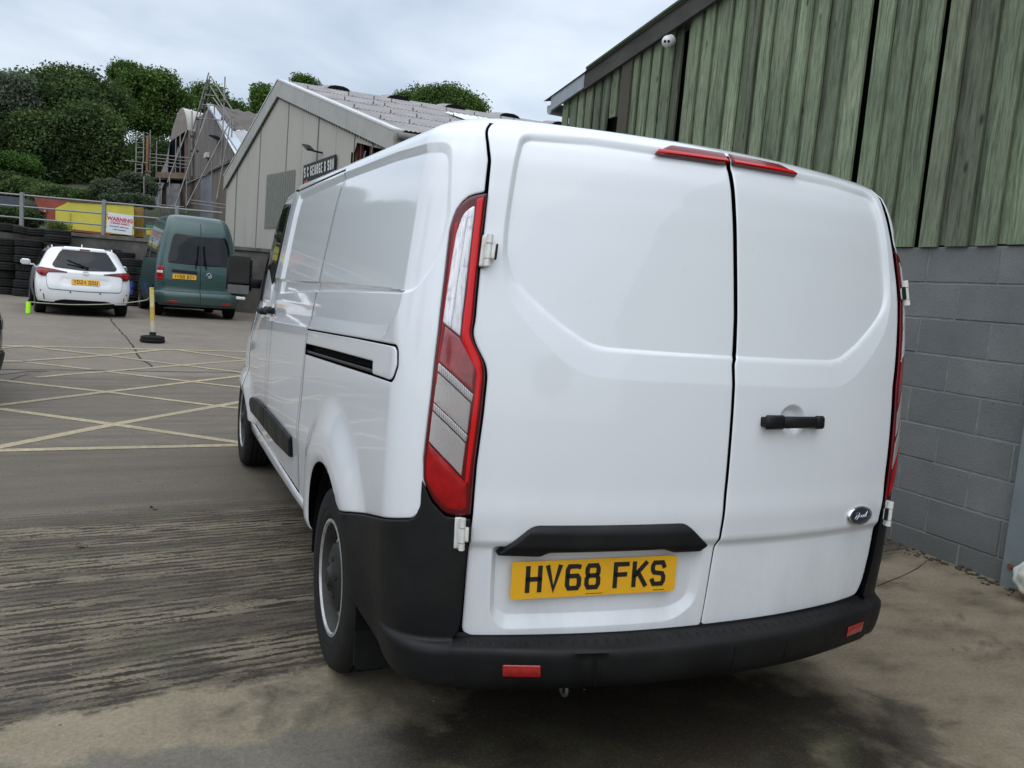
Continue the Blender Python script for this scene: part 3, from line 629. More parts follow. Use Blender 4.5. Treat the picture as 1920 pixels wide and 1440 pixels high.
for i in range(44):
    u = -.77+i*.0352; z_ = np.array([.4365, .4265]); n_ = VS.n(np.full(2, u), np.full(2, .5)); s_ = VS.S(np.full(2, u), z_); n_ = n_ if n_[0][1] < 0 else -n_
    a = s_[0]+n_[0]*.018; bw = float(bump_w(u)); b = s_[1]+n_[1]*.074*bw; mb = MB(); w_ = .0075; h_ = .005
    V = [(a[0]-w_, a[1], a[2]-.002), (a[0]+w_, a[1], a[2]-.002), (b[0]+w_, b[1], b[2]-.002), (b[0]-w_, b[1], b[2]-.002)]; V += [(v[0]*1, v[1], v[2]+h_) for v in V]
    V[4:] = [(V[4][0]+.002, V[4][1], V[4][2]), (V[5][0]-.002, V[5][1], V[5][2]), (V[6][0]-.002, V[6][1]+.004, V[6][2]), (V[7][0]+.002, V[7][1]+.004, V[7][2])]
    mb.add(V, [(4, 5, 6, 7), (0, 1, 5, 4), (1, 2, 6, 5), (2, 3, 7, 6), (3, 0, 4, 7)]); mb.build('tread_rib', MT['plastic'], bumper)
for u0, z0, dz in ((-.40, .325, .085), (.075, .32, .09), (.30, .325, .08)):
    Fm = surf_frame(VS, u0, z0+dz/2, .0885*float(bump_w(u0))+.006); mb = MB(); mb.bbox((0, 0, -.001), (.004, dz, .003), .001); o = mb.build('moulding_seam', MT['gap'], bumper); o.matrix_local = Fm
for (a, b) in ((-.676, -.566), (.655, .765)):
    rf = panel('reflector', VS, rpoly([(a,.388),(b,.388),(b,.353),(a,.353)], .004, 3), MT['reflector'], bumper, off=.0105, disp=lambda u, z: bump_w(u)*.088, res=.02, thick=.012, edge=.003, drop=.002)
# towing eye cover / tow hook just showing below the bumper
mb = MB(); M = Matrix.Translation((-.44, .04, .272)) @ Matrix.Rotation(RAD(90), 4, 'Y')
mb.lathe([(.019+.006*math.cos(t), .006*math.sin(t)) for t in np.linspace(0, 2*math.pi, 9)[:-1]], 16, M, closed=True); mb.tube((-.44, .06, .28), (-.44, .25, .29), .01)
mb.build('towing_eye', simple('dull_steel', (.12, .12, .11), .5, .5), van)
# ---------------- number plate, trim, handles, badge, brake light, hinges
FPl = surf_frame(VS, -.382, .6155, .003)
pl = MB(); poly = rpoly([(-.260,-.0555),(.260,-.0555),(.260,.0555),(-.260,.0555)], .010, 4); pl.prism(poly, .004)
# sits on the recessed, slightly upward tilted panel
FPl = FPl @ Matrix.Translation((0, 0, -.022)) 
plate = pl.build('number_plate', MT['plate'], van); plate.matrix_local = FPl
x = -.218
for ch in 'HV68 FKS':
    if ch == ' ': x += .030; continue
    wch = .050; g = glyph(ch, wch, .079, .0135, .0012).build('character', MT['platetext'], plate); g.matrix_local = Matrix.Translation((x, -.0365, .0042)); x += wch+.0105
for x0_, nn_ in ((-.030, 9), (.188, 5)):                      # tiny illegible maker's line
    mb = MB(); xx = x0_; rq = random.Random(nn_)
    for i in range(nn_): ww = rq.uniform(.0025, .007); mb.box(xx, xx+ww, -.0505, -.0480, .004, .0044); xx += ww+.0016
    o = mb.build('small_print', MT['platetext'], plate); o['kind'] = 'stuff'
TR = rpoly([(-.693,.687,.006),(-.590,.774,.02),(-.108,.779,.02),(-.024,.708,.01),(-.046,.690,.006),(-.140,.690),(-.178,.702),(-.540,.696),(-.566,.684)], .008, 4)
def trd(u, z): return -.014*(1-ss(z, .69, .74))*0+.010*ss(z, .69, .72)-.012*ss(z, .755, .78)
panel('plate_trim', VS, TR, MT['plastic'], dl, off=.012, disp=trd, res=.010, thick=.05, edge=.008, drop=.006)
HF = surf_frame(VS, .283, 1.088, 0); mb = MB()
for i, (xa, xb, h_, o_) in enumerate([(-.130, -.050, .044, .031), (-.060, .092, .037, .033), (.084, .126, .042, .031)]):
    mb.bbox(((xa+xb)/2, 0, o_-.010), (xb-xa, h_, .020), .007)
mb.bbox((-.112, 0, .010), (.03, .03, .03), .003); mb.bbox((.108, 0, .010), (.03, .03, .03), .003)
h = mb.build('door_handle', MT['plastic'], dr, sharp=RAD(60)); h.matrix_local = HF
BF = surf_frame(VS, .688, .760, .002); mb = MB()
sc_ = Matrix.Diagonal((.070, .034, 1, 1))
mb.lathe([(0, .009), (.80, .0088), (.84, .0092), (.90, .0115), (.97, .009), (1.0, .003), (1.0, -.004)], 40, sc_)
bd = mb.build('badge', MT['chrome'], dr, sharp=RAD(80)); bd.matrix_local = BF
mb = MB(); mb.lathe([(0, .0105), (.5, .0105), (.80, .0098), (.83, .008)], 40, sc_); mb.build('badge_face', MT['badgeblue'], bd)
# flowing script stroke on the badge
mb = MB(); pts = [(-.036,-.008),(-.026,.004),(-.034,.012),(-.020,.013),(-.012,.012),(-.020,-.004),(-.026,-.012),(-.016,-.003),(-.008,.004),(-.004,-.006),(.004,.003),(.008,-.007),(.016,.004),(.018,-.006),(.024,.004),(.034,.014),(.027,-.004),(.036,-.006)]
for a, b in zip(pts, pts[1:]): mb.tube((a[0], a[1], .0112), (b[0], b[1], .0112), .0011, 5)
mb.build('badge_script', MT['chrome'], bd)
for sg in (0, 1):
    pts = [(-.275,1.866),(-.207,1.900,.01),(.022,1.904),(.024,1.872),(-.02,1.868)] if not sg else [(.044,1.872),(.044,1.904),(.29,1.902,.01),(.355,1.874,.01),(.20,1.872)]
    panel('brake_light', VS, rpoly(pts, .006, 3), MT['redhigh'], dl if not sg else dr, off=.006, res=.010, thick=.012, edge=.006, drop=.004)
    lo_ = [(-.272,1.8655),(-.262,1.876),(.022,1.880),(.022,1.872)] if not sg else [(.046,1.872),(.046,1.881),(.335,1.884),(.35,1.8745)]
    panel('brake_light_edge', VS, rpoly(lo_, .002, 2), MT['redbright'], dl if not sg else dr, off=.0068, res=.012, thick=.01, edge=.002, drop=.001)
def hinge(u, z, par, hh=.088):
    Fm = surf_frame(VS, u, z, .003) @ Matrix.Diagonal((.60, 1, .75, 1)); s_ = 1 if u < 0 else -1; mb = MB()
    mb.bbox((-.016*s_, 0, .006), (.034, hh, .012), .003)
    mb.tube((0, hh*.5, .026), (0, hh*.22, .026), .015, 14); mb.tube((0, -hh*.27, .026), (0, -hh*.5, .026), .015, 14)
    mb.tube((.001, hh*.215, .026), (.001, -hh*.265, .026), .0135, 14)
    mb.bbox((.016*s_, -.002, .020), (.034, hh*.46, .022), .004); mb.bbox((-.010*s_, 0, .018), (.014, hh*.9, .02), .003)
    o = mb.build('hinge', MT['hinge'], par, sharp=RAD(45)); o.matrix_local = Fm
    mb = MB(); mb.bbox((.036*s_, .0, .026), (.010, hh*.50, .018), .003); r_ = mb.build('rubber_stop', MT['plastic'], o)
    mb = MB(); mb.tube((0, -hh*.262, .026), (0, -hh*.278, .026), .0155, 12); mb.tube((0, hh*.212, .026), (0, hh*.226, .026), .0152, 12); mb.bbox((-.02*s_, -hh*.5, .003), (.02, .006, .006), .001); mb.build('rust_ring', MT['rust'], o)
hinge(-.787, 1.524, dl); hinge(-.796, .750, dl); hinge(.884, 1.530, dr); hinge(.856, .755, dr)
# ---------------- door handles on the side, fuel flap seam, mirror
for u, z in ((-3.68, 1.205), (-4.02, 1.195)):
    mb = MB(); mb.bbox((0, 0, .028), (.19, .036, .020), .008); mb.bbox((-.075, 0, .012), (.035, .034, .03), .004); mb.bbox((.075, 0, .012), (.035, .034, .03), .004)
    o = mb.build('door_handle', MT['plastic'], slide if u > -3.8 else fdoor, sharp=RAD(60)); o.matrix_local = surf_frame(VS, u, z, 0)
mp = at(449, 515, 5.62); mb = MB()
T_ = Matrix.Translation(mp) @ Matrix.Rotation(RAD(-4), 4, 'Z')
mb.bbox((0, .05, 0), (.165, .13, .29), .045, T_); mb.bbox((.10, .04, -.05), (.12, .05, .07), .01, T_)
mir = mb.build('door_mirror', MT['plastic'], van, sharp=RAD(60))
mb = MB(); mb.bbox((-.003, -.017, .035), (.138, .006, .185), .012, T_); mb.build('mirror_glass', MT['glass'], mir)
mb = MB(); mb.bbox((-.003, -.017, -.100), (.138, .006, .060), .012, T_); mb.build('mirror_glass', simple('mirror_grey', (.13, .14, .145), .2, .2), mir)
mb = MB(); mb.bbox((.015, .0, -.158), (.06, .05, .02), .006, T_); mb.build('mirror_lamp', MT['hinge'], mir)
# ---------------- wheels
MT['barrel'] = simple('rim_dark', (.045, .043, .040), .7, .2, var=.4, scale=12)
MT['steel2'] = simple('rim_silver', (.42, .42, .41), .42, .5, var=.35, scale=22)
def wheel(parent, loc, side, R=.343, wd=.215, rim=.205, mats=None, lod=1):
    """side -1 = outer face towards -x"""
    mats = mats or (MT['rubber'], MT['steel2'] if lod else MT['steel'], MT['capblack'])
    M = Matrix.Rotation(RAD(-90*1 if side < 0 else 90), 4, 'Y')     # local z -> outward
    e = empty('wheel_assembly', loc) if False else None
    hw = wd/2; n = 64 if lod else 28; mb = MB()
    pr = [(rim, -hw+.01), (rim+.02, -hw), (R-.06, -hw-.004), (R-.018, -hw+.006), (R-.002, -hw+.028)]
    grooves = [-.055, -.02, .02, .055]
    for g in grooves: pr += [(R, g-.006), (R-.008, g-.005), (R-.008, g+.005), (R, g+.006)]
    pr += [(R-.002, hw-.028), (R-.018, hw-.006), (R-.035, hw+.002), (R-.06, hw+.004), (R-.085, hw+.0035), (R-.087, hw+.0015), (R-.10, hw+.003), (rim+.02, hw), (rim+.004, hw-.006), (rim, hw-.012)]
    mb.lathe(pr, n, M); ty = mb.build('wheel', mats[0], parent, loc, sharp=RAD(40))
    mb = MB(); mb.lathe([(rim+.004, hw-.010), (rim+.006, hw-.003), (rim-.004, hw-.002), (rim-.009, hw-.010)], n, M); mb2 = MB(); mb2.lathe([(rim-.009, hw-.010), (rim-.014, hw-.024), (rim-.016, hw-.05), (rim-.024, -hw+.03), (rim, -hw+.01)], n, M); mb2.build('rim_barrel', MT['barrel'], ty)
    # pressed steel disc with a ring of slots
    rr = [.028, .06, .085, .115, .122, .143, .168, rim-.022, rim-.014]; hh = [h_+.040 for h_ in (.045, .045, .042, .032, .030, .026, .016, .004, .004)]; th = 96
    k = rim/.205; rr = [r*k if r < .19 else r for r in rr]
    vs2 = []; fs2 = []
    for i in range(th):
        t = 2*math.pi*i/th
        for r, h_ in zip(rr, hh): vs2.append(M @ Vector((r*math.cos(t), r*math.sin(t), h_)))
    K = len(rr)
    for i in range(th):
        for j in range(K-1):
            if j in (5,) and (i % 12) in (3, 4, 5, 6, 7): continue
            fs2.append((i*K+j, ((i+1) % th)*K+j, ((i+1) % th)*K+j+1, i*K+j+1))
    mb.add(vs2, fs2, True); mb.build('rim', mats[1], ty, sharp=RAD(50))
    mb = MB(); mb.lathe([(0, -.02), (rim-.03, -.02)], 24, M); mb.build('brake_disc', MT['gap'], ty)
    if lod:
        mb = MB(); mb.lathe([(0, .118), (.030, .117), (.040, .108), (.050, .100), (.10, .094), (.120, .086), (.130, .066)], 40, M)
        for i in range(5):
            t = 2*math.pi*i/5; c = Vector((.068*math.cos(t), .068*math.sin(t), 0)); mb.tube(M @ (c+Vector((0, 0, .085))), M @ (c+Vector((0, 0, .102))), .011, 8)
        mb.build('hub_cap', mats[2], ty, sharp=RAD(40))
    return ty
wheel(van, (-.862, .905, .337), -1, R=.337); wheel(van, (-.855, WF-.845+.02, .343), -1)
wheel(van, (.862, .905, .337), 1, R=.337); wheel(van, (.855, WF-.845+.02, .343), 1)
# wheel arch liners
for c in (WR, WF):
    for sg in (-1, 1):
        mb = MB(); M = Matrix.Translation((sg*.60, c-UO, WZ)) @ Matrix.Rotation(RAD(90), 4, 'Y')
        vs2 = []; fs2 = []; n = 24
        for i in range(n+1):
            t = RAD(-8+196*i/n); yv, zv = c-UO+.412*math.cos(t), WZ+.412*math.sin(t)
            vs2 += [(sg*.95, yv, zv), (sg*.60, yv, zv)]
        for i in range(n): fs2.append((2*i, 2*i+1, 2*i+3, 2*i+2))
        b = len(vs2); vs2.append((sg*.60, c-UO, WZ))
        for i in range(n): fs2.append((b, 2*i+1, 2*i+3))
        mb.add(vs2, fs2, True); mb.build('arch_liner', MT['gap'], van)
# mud flaps behind the rear wheels
for sg in (-1, 1):
    mb = MB(); y0 = WR-UO-.40; poly = rpoly([(-.11,.14),(.11,.14),(.12,.52),(-.12,.52)], .03, 4)
    mb.prism(poly, .008, Matrix.Translation((sg*.835, y0, 0)) @ Matrix.Rotation(RAD(90), 4, 'X')); mb.build('mud_flap', MT['plastic'], van)
# ================================================================== GROUND
def yard_material():
    m, nt, p = newmat('yard_concrete'); c = worldpos(nt)
    sp = N(nt, 'ShaderNodeSeparateXYZ'); nt.links.new(c, sp.inputs[0]); X, Y = sp.outputs[0], sp.outputs[1]
    big = noise(nt, c, .9, 6, .6); med = noise(nt, c, 5, 7, .65); fine = noise(nt, c, 60, 5, .7); grit = noise(nt, c, 130, 3, .7)
    # direction across the tamped ridges (they run roughly left-right, swinging slightly away from the camera)
    mp = N(nt, 'ShaderNodeMapping'); mp.inputs['Rotation'].default_value = (0, 0, -RAD(9)); nt.links.new(c, mp.inputs[0])
    wob = noise(nt, c, 1.3, 4, .6)
    sq = N(nt, 'ShaderNodeMapping'); sq.inputs['Scale'].default_value = (2.8, 21.0, 1); nt.links.new(mp.outputs[0], sq.inputs[0])
    rid = N(nt, 'ShaderNodeTexNoise', ins={'Scale': 1.6, 'Detail': 5, 'Roughness': .66, 'Distortion': .0}); nt.links.new(sq.outputs[0], rid.inputs['Vector'])
    sq2 = N(nt, 'ShaderNodeMapping'); sq2.inputs['Scale'].default_value = (.5, 5, 1); nt.links.new(mp.outputs[0], sq2.inputs[0])
    band = N(nt, 'ShaderNodeTexNoise', ins={'Scale': 1.1, 'Detail': 5, 'Roughness': .6}); nt.links.new(sq2.outputs[0], band.inputs['Vector'])
    # zones along Y, with ragged edges
    yr = math_(nt, 'ADD', Y, math_(nt, 'MULTIPLY', math_(nt, 'SUBTRACT', med, .5), .35))
    yr = math_(nt, 'SUBTRACT', yr, math_(nt, 'MULTIPLY', X, .17))
    def zone(a, b, src=yr):
        n = N(nt, 'ShaderNodeMapRange', interpolation_type='SMOOTHSTEP', ins={1: a, 2: b, 3: 0, 4: 1}); nt.links.new(src, n.inputs[0]); return n.outputs[0]
    slab = ramp(nt, big, [(.30, (.140, .116, .080)), (.5, (.222, .186, .132)), (.7, (.280, .238, .174))])
    slab = mixc(nt, ramp(nt, noise(nt, c, 2.3, 6, .7), [(.52, 0), (.66, .55)]), slab, (.075, .066, .052))
    ridf = math_(nt, 'ADD', rid.outputs[0], math_(nt, 'ADD', math_(nt, 'MULTIPLY', math_(nt, 'SUBTRACT', fine, .5), .34), math_(nt, 'MULTIPLY', math_(nt, 'SUBTRACT', noise(nt, c, 16, 5, .7), .5), .20)))
    wv = N(nt, 'ShaderNodeTexWave', ins={'Scale': 6.6, 'Distortion': 2.2, 'Detail': 3, 'Detail Scale': 2.2, 'Detail Roughness': .65}); wv.bands_direction = 'Y'; nt.links.new(mp.outputs[0], wv.inputs[0])
    ridf = math_(nt, 'ADD', ridf, math_(nt, 'MULTIPLY', math_(nt, 'SUBTRACT', wv.outputs[0], .5), .15))
    rib = ramp(nt, ridf, [(.38, (.030, .024, .019)), (.455, (.060, .049, .038)), (.495, (.168, .140, .100)), (.75, (.215, .182, .134))])
    rib = mixc(nt, ramp(nt, band.outputs[0], [(.42, .75), (.56, 0)]), rib, (.055, .045, .036))
    tar = ramp(nt, med, [(.3, (.120, .101, .082)), (.7, (.182, .156, .128))])
    tar = mixc(nt, ramp(nt, band.outputs[0], [(.36, .6), (.56, 0)]), tar, (.095, .083, .072))
    far_ = ramp(nt, big, [(.3, (.165, .140, .116)), (.7, (.210, .181, .151))])
    col = mixc(nt, zone(1.02, 1.10), slab, rib)
    col = mixc(nt, zone(3.0, 3.6), col, mixc(nt, .40, tar, (.09, .075, .058)))
    col = mixc(nt, zone(4.9, 5.5), col, tar)
    col = mixc(nt, zone(9.2, 9.4), col, far_)
    # the near right apron is smoother and browner
    xr = zone(.55, 1.15, X); right = ramp(nt, noise(nt, c, 2.2, 7, .62, mapscale=(1, 1.8, 1)), [(.30, (.110, .087, .062)), (.48, (.200, .164, .118)), (.72, (.262, .218, .162))])
    near = math_(nt, 'MULTIPLY', xr, math_(nt, 'SUBTRACT', 1, zone(1.35, 1.45, math_(nt, 'SUBTRACT', Y, math_(nt, 'MULTIPLY', math_(nt, 'SUBTRACT', X, 2.2), .42)))))
    col = mixc(nt, near, col, right)
    # oil and damp
    oil = ramp(nt, noise(nt, c, 1.7, 5, .55, .6), [(.56, 0), (.64, .72)])
    oy = math_(nt, 'SUBTRACT', 1, zone(.6, 2.2, Y)); col = mixc(nt, math_(nt, 'MULTIPLY', oil, oy), col, (.040, .036, .030))
    # dark brown ellipse with a ragged edge beneath and behind the van's tail
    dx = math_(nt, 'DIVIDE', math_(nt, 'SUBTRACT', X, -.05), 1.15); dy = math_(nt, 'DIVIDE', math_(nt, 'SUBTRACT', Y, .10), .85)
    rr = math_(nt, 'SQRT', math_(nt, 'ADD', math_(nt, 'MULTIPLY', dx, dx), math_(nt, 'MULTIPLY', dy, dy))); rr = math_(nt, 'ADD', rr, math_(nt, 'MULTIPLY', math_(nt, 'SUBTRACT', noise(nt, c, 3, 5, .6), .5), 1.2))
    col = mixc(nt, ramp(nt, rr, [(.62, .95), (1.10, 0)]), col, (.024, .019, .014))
    # moss tint and grey new patch at the bottom left
    col = mixc(nt, ramp(nt, noise(nt, c, 2.8, 4, .6), [(.5, 0), (.75, .30)]), col, (.105, .115, .055))
    gy = zone(.42, .47, math_(nt, 'ADD', math_(nt, 'ADD', Y, math_(nt, 'MULTIPLY', X, .02)), math_(nt, 'MULTIPLY', math_(nt, 'SUBTRACT', noise(nt, c, 4, 4, .6), .5), .28)))
    gy = math_(nt, 'MAXIMUM', gy, zone(-1.0, -.75, X)); col = mixc(nt, math_(nt, 'MULTIPLY', math_(nt, 'SUBTRACT', 1, gy), .7), col, (.120, .112, .100))
    col = mixc(nt, .85, col, mixc(nt, fine, (.18, .18, .18), (.84, .84, .82), 'MIX'), 'OVERLAY')
    col = mixc(nt, ramp(nt, grit, [(.60, 0), (.72, .5)]), col, (.30, .28, .235))
    col = mixc(nt, ramp(nt, grit, [(.26, .55), (.40, 0)]), col, (.03, .028, .025))
    nt.links.new(col, p.inputs['Base Color'])
    nt.links.new(ramp(nt, med, [(.35, .62), (.7, .92)]), p.inputs['Roughness']); p.inputs['Specular IOR Level'].default_value = .16
    h = math_(nt, 'ADD', math_(nt, 'MULTIPLY', rid.outputs[0], math_(nt, 'MULTIPLY', zone(1.02, 1.10), 1.5)), math_(nt, 'ADD', math_(nt, 'MULTIPLY', fine, .35), math_(nt, 'MULTIPLY', grit, .35)))
    bump(nt, p, h, .7, .010)
    return m
MT['yard'] = yard_material()
xs = np.r_[-140, -60, -30, np.arange(-16, 16.1, 1.0), 30, 70, 140]; ys = np.r_[-80, -40, -20, np.arange(-10, 7, .75), np.arange(7, 14, .2), np.arange(14, 30, .75), 34, 40, 60, 100, 200]
V_ = [(x, y, gz(x, y)) for x in xs for y in ys]; k = len(ys)
mb = MB(); mb.add(V_, [(i*k+j, (i+1)*k+j, (i+1)*k+j+1, i*k+j+1) for i in range(len(xs)-1) for j in range(k-1)], True)
mb.build('ground', MT['yard'])['kind'] = 'structure'
def yellow():
    m, nt, p = newmat('worn_yellow_line'); c = worldpos(nt)
    wear = ramp(nt, noise(nt, c, 22, 6, .75), [(.38, .75), (.62, .12)]); wear2 = ramp(nt, noise(nt, c, 1.1, 3, .6), [(.42, .8), (.58, 0)])
    y = mixc(nt, noise(nt, c, 3, 4, .6), (.40, .325, .175), (.55, .455, .26)); col = mixc(nt, wear, y, (.16, .145, .115)); col = mixc(nt, math_(nt, 'MULTIPLY', wear2, .35), col, (.16, .145, .12))
    nt.links.new(col, p.inputs['Base Color']); p.inputs['Roughness'].default_value = .8; bump(nt, p, noise(nt, c, 160, 3, .6), .5, .003); return m
MT['yellow'] = yellow()
LINES = [([(-40,846),(213,796),(410,761),(520,741)],.10,1),([(-40,763),(0,767),(213,796),(441,829),(520,841)],.10,2),([(-60,847),(0,845),(441,835),(530,833)],.10,3),([(-40,709),(0,713),(199,735),(410,762),(470,768)],.09,4),
 ([(-40,765),(0,760),(199,735),(359,716),(470,703)],.09,5),([(68,708),(130,702),(199,697),(340,685),(470,675)],.08,6),([(52,680),(110,686),(171,693)],.08,7),([(199,697),(359,716),(470,729)],.08,8),([(-10,648),(200,653),(470,660)],.10,9),
 ([(54,650),(199,667),(340,685),(470,701)],.08,10),([(47,677),(199,667),(305,656)],.08,11),([(328,656),(443,672),(470,676)],.08,12),([(-20,678),(42,678)],.10,13),([(-20,656),(12,652),(45,650)],.08,14)]
for pl, wd, lv in LINES:
    P = []
    for (a, b) in zip(pl, pl[1:]):
        A_, B_ = ground_pt(*a), ground_pt(*b); n = max(2, int((B_-A_).length/.4))
        P += [A_+(B_-A_)*i/n for i in range(n)]
    P.append(ground_pt(*pl[-1])); L = []; rj = random.Random(lv)
    for i, q in enumerate(P):
        d = (P[min(i+1, len(P)-1)]-P[max(i-1, 0)]); d.z = 0; d.normalize(); nrm = Vector((-d.y, d.x, 0)); z = .0003*lv-.0015
        for s in (-1, 1):
            v = q+nrm*s*(wd/2*(1+rj.uniform(-.06, .06))); L.append((v.x, v.y, gz(v.x, v.y)+z+.004))
    mb = MB(); mb.add(L, [(2*i, 2*i+1, 2*i+3, 2*i+2) for i in range(len(P)-1)]); mb.build('yellow_line', MT['yellow'])['kind'] = 'structure'
MT['crack'] = simple('crack_dark', (.022, .019, .016), .95, var=.4)
rk = random.Random(5)
def crack(pts, wd, name='ground_crack', z=.003):
    P = []
    for a, b in zip(pts, pts[1:]):
        A_, B_ = ground_pt(*a), ground_pt(*b); n = max(3, int((B_-A_).length/.12)); P += [A_+(B_-A_)*i/n for i in range(n)]
    L = []; off = 0
    for i, q in enumerate(P):
        d = (P[min(i+1, len(P)-1)]-P[max(i-1, 0)]); d.z = 0; d.normalize(); nr = Vector((-d.y, d.x, 0)); off = off*.8+rk.uniform(-.012, .012); w_ = wd*rk.uniform(.4, 1.2)
        for s in (-1, 1): v = q+nr*(off+s*w_/2); L.append((v.x, v.y, gz(v.x, v.y)+z))
    mb = MB(); mb.add(L, [(2*i, 2*i+1, 2*i+3, 2*i+2) for i in range(len(P)-1)]); mb.build(name, MT['crack'])['kind'] = 'structure'
crack([(-20,693),(200,695),(443,699),(480,700)], .030)
crack([(205,596),(234,630),(265,674),(293,693)], .028); crack([(-10,704),(60,697),(110,696)], .03); crack([(10,716),(50,701),(90,697)], .02)
crack([(1645,1100),(1700,1072),(1745,1042)], .006)
# a few dead leaves and stones lying about
mb = MB()
for i in range(260):
    x, y = rk.uniform(-3.2, 3.0), rk.uniform(.2, 8); s = rk.uniform(.002, .006); mb.bbox((x, y, s*.4), (s*2, s*1.5, s), s*.3)
mb.build('loose_grit', simple('grit_stone', (.17, .16, .14), .9, var=.4, scale=40))['kind'] = 'stuff'
for px, py, lab, sz in ((153, 1026, 'dry brown leaf lying on the ribbed concrete left of the van', .055), (288, 956, 'small dark scrap lying on the concrete beside the rear wheel shadow', .04)):
    q = ground_pt(px, py, .004); mb = MB(); n = 6
    vs3 = []; 
    for i in range(n+1):
        t = i/n; w_ = math.sin(t*math.pi)*.3*sz; vs3 += [(q.x+t*sz-.5*sz, q.y-w_, q.z+.006*math.sin(t*5)+.003), (q.x+t*sz-.5*sz, q.y+w_, q.z+.012*math.sin(t*5+1)+.009)]
    mb.add(vs3, [(2*i, 2*i+1, 2*i+3, 2*i+2) for i in range(n)]); tag(mb.build('dry_leaf' if sz > .05 else 'litter_scrap', simple('leaf_brown', (.13, .075, .05) if sz > .05 else (.03, .03, .03), .8)), lab, 'leaf' if sz > .05 else 'litter')

# ================================================================== TIMBER-CLAD BARN on the right
BX = 2.95
barn = empty('timber_barn', (BX, 4, 0), 0, 'barn with green weathered vertical boarding above a grey concrete block wall', 'barn')
def pb(o): o.parent = barn; o.matrix_parent_inverse = Matrix.Translation((-BX, -4, 0)); return o
SL = .135; YA = -1.0
def roofz(y): return 4.02+SL*(6.79-y) if y > YA else 4.02+SL*(6.79-YA)-SL*(YA-y)
def wood_mat():
    m, nt, p = newmat('mossy_board'); c = worldpos(nt); oi = N(nt, 'ShaderNodeObjectInfo')
    r = oi.outputs['Random']
    cv_ = N(nt, 'ShaderNodeCombineXYZ'); nt.links.new(math_(nt, 'MULTIPLY', r, 37.0), cv_.inputs[0]); nt.links.new(math_(nt, 'MULTIPLY', r, 91.0), cv_.inputs[2])
    va = N(nt, 'ShaderNodeVectorMath', operation='ADD'); nt.links.new(c, va.inputs[0]); nt.links.new(cv_.outputs[0], va.inputs[1]); c2 = va.outputs[0]
    g1 = noise(nt, c2, 6, 7, .68, .5, mapscale=(6, 6, .35)); g2 = noise(nt, c2, 1.3, 5, .6, mapscale=(1, 1, .6)); g3 = noise(nt, c2, 30, 4, .7, mapscale=(2, 2, .25))
    green = ramp(nt, g2, [(.3, (.155, .205, .130)), (.55, (.265, .335, .215)), (.75, (.36, .40, .28))])
    brown = ramp(nt, g1, [(.35, (.055, .050, .040)), (.7, (.165, .160, .125))])
    col = mixc(nt, ramp(nt, r, [(.0, .75), (.22, .55), (.30, .12), (1, .30)]), green, brown)
    col = mixc(nt, ramp(nt, g1, [(.30, .78), (.50, 0)]), col, (.030, .034, .026))
    col = mixc(nt, ramp(nt, g3, [(.35, .5), (.6, 0)]), col, (.060, .070, .050))
    sp = N(nt, 'ShaderNodeSeparateXYZ'); nt.links.new(c, sp.inputs[0])
    # knots
    vo = N(nt, 'ShaderNodeTexVoronoi', ins={'Scale': 2.2}); mpk = N(nt, 'ShaderNodeMapping'); mpk.inputs['Scale'].default_value = (3, 3, 1.2); nt.links.new(c2, mpk.inputs[0]); nt.links.new(mpk.outputs[0], vo.inputs['Vector'])
    col = mixc(nt, ramp(nt, vo.outputs['Distance'], [(.05, .8), (.12, 0)]), col, (.022, .022, .017))
    col = mixc(nt, 1.0, col, ramp(nt, noise(nt, cv_.outputs[0], 5, 2), [(.35, (.62, .62, .62)), (.62, (1.25, 1.25, 1.2))]), 'MULTIPLY')
    nt.links.new(col, p.inputs['Base Color']); p.inputs['Roughness'].default_value = .85; p.inputs['Specular IOR Level'].default_value = .25
    bump(nt, p, math_(nt, 'ADD', g1, g3), .6, .006); return m
MT['wood'] = wood_mat()
MT['darkwood'] = simple('dark_timber', (.050, .048, .042), .85, var=.4, scale=8, bumpd=.002, bscale=40, streak=(1, .3, 1))
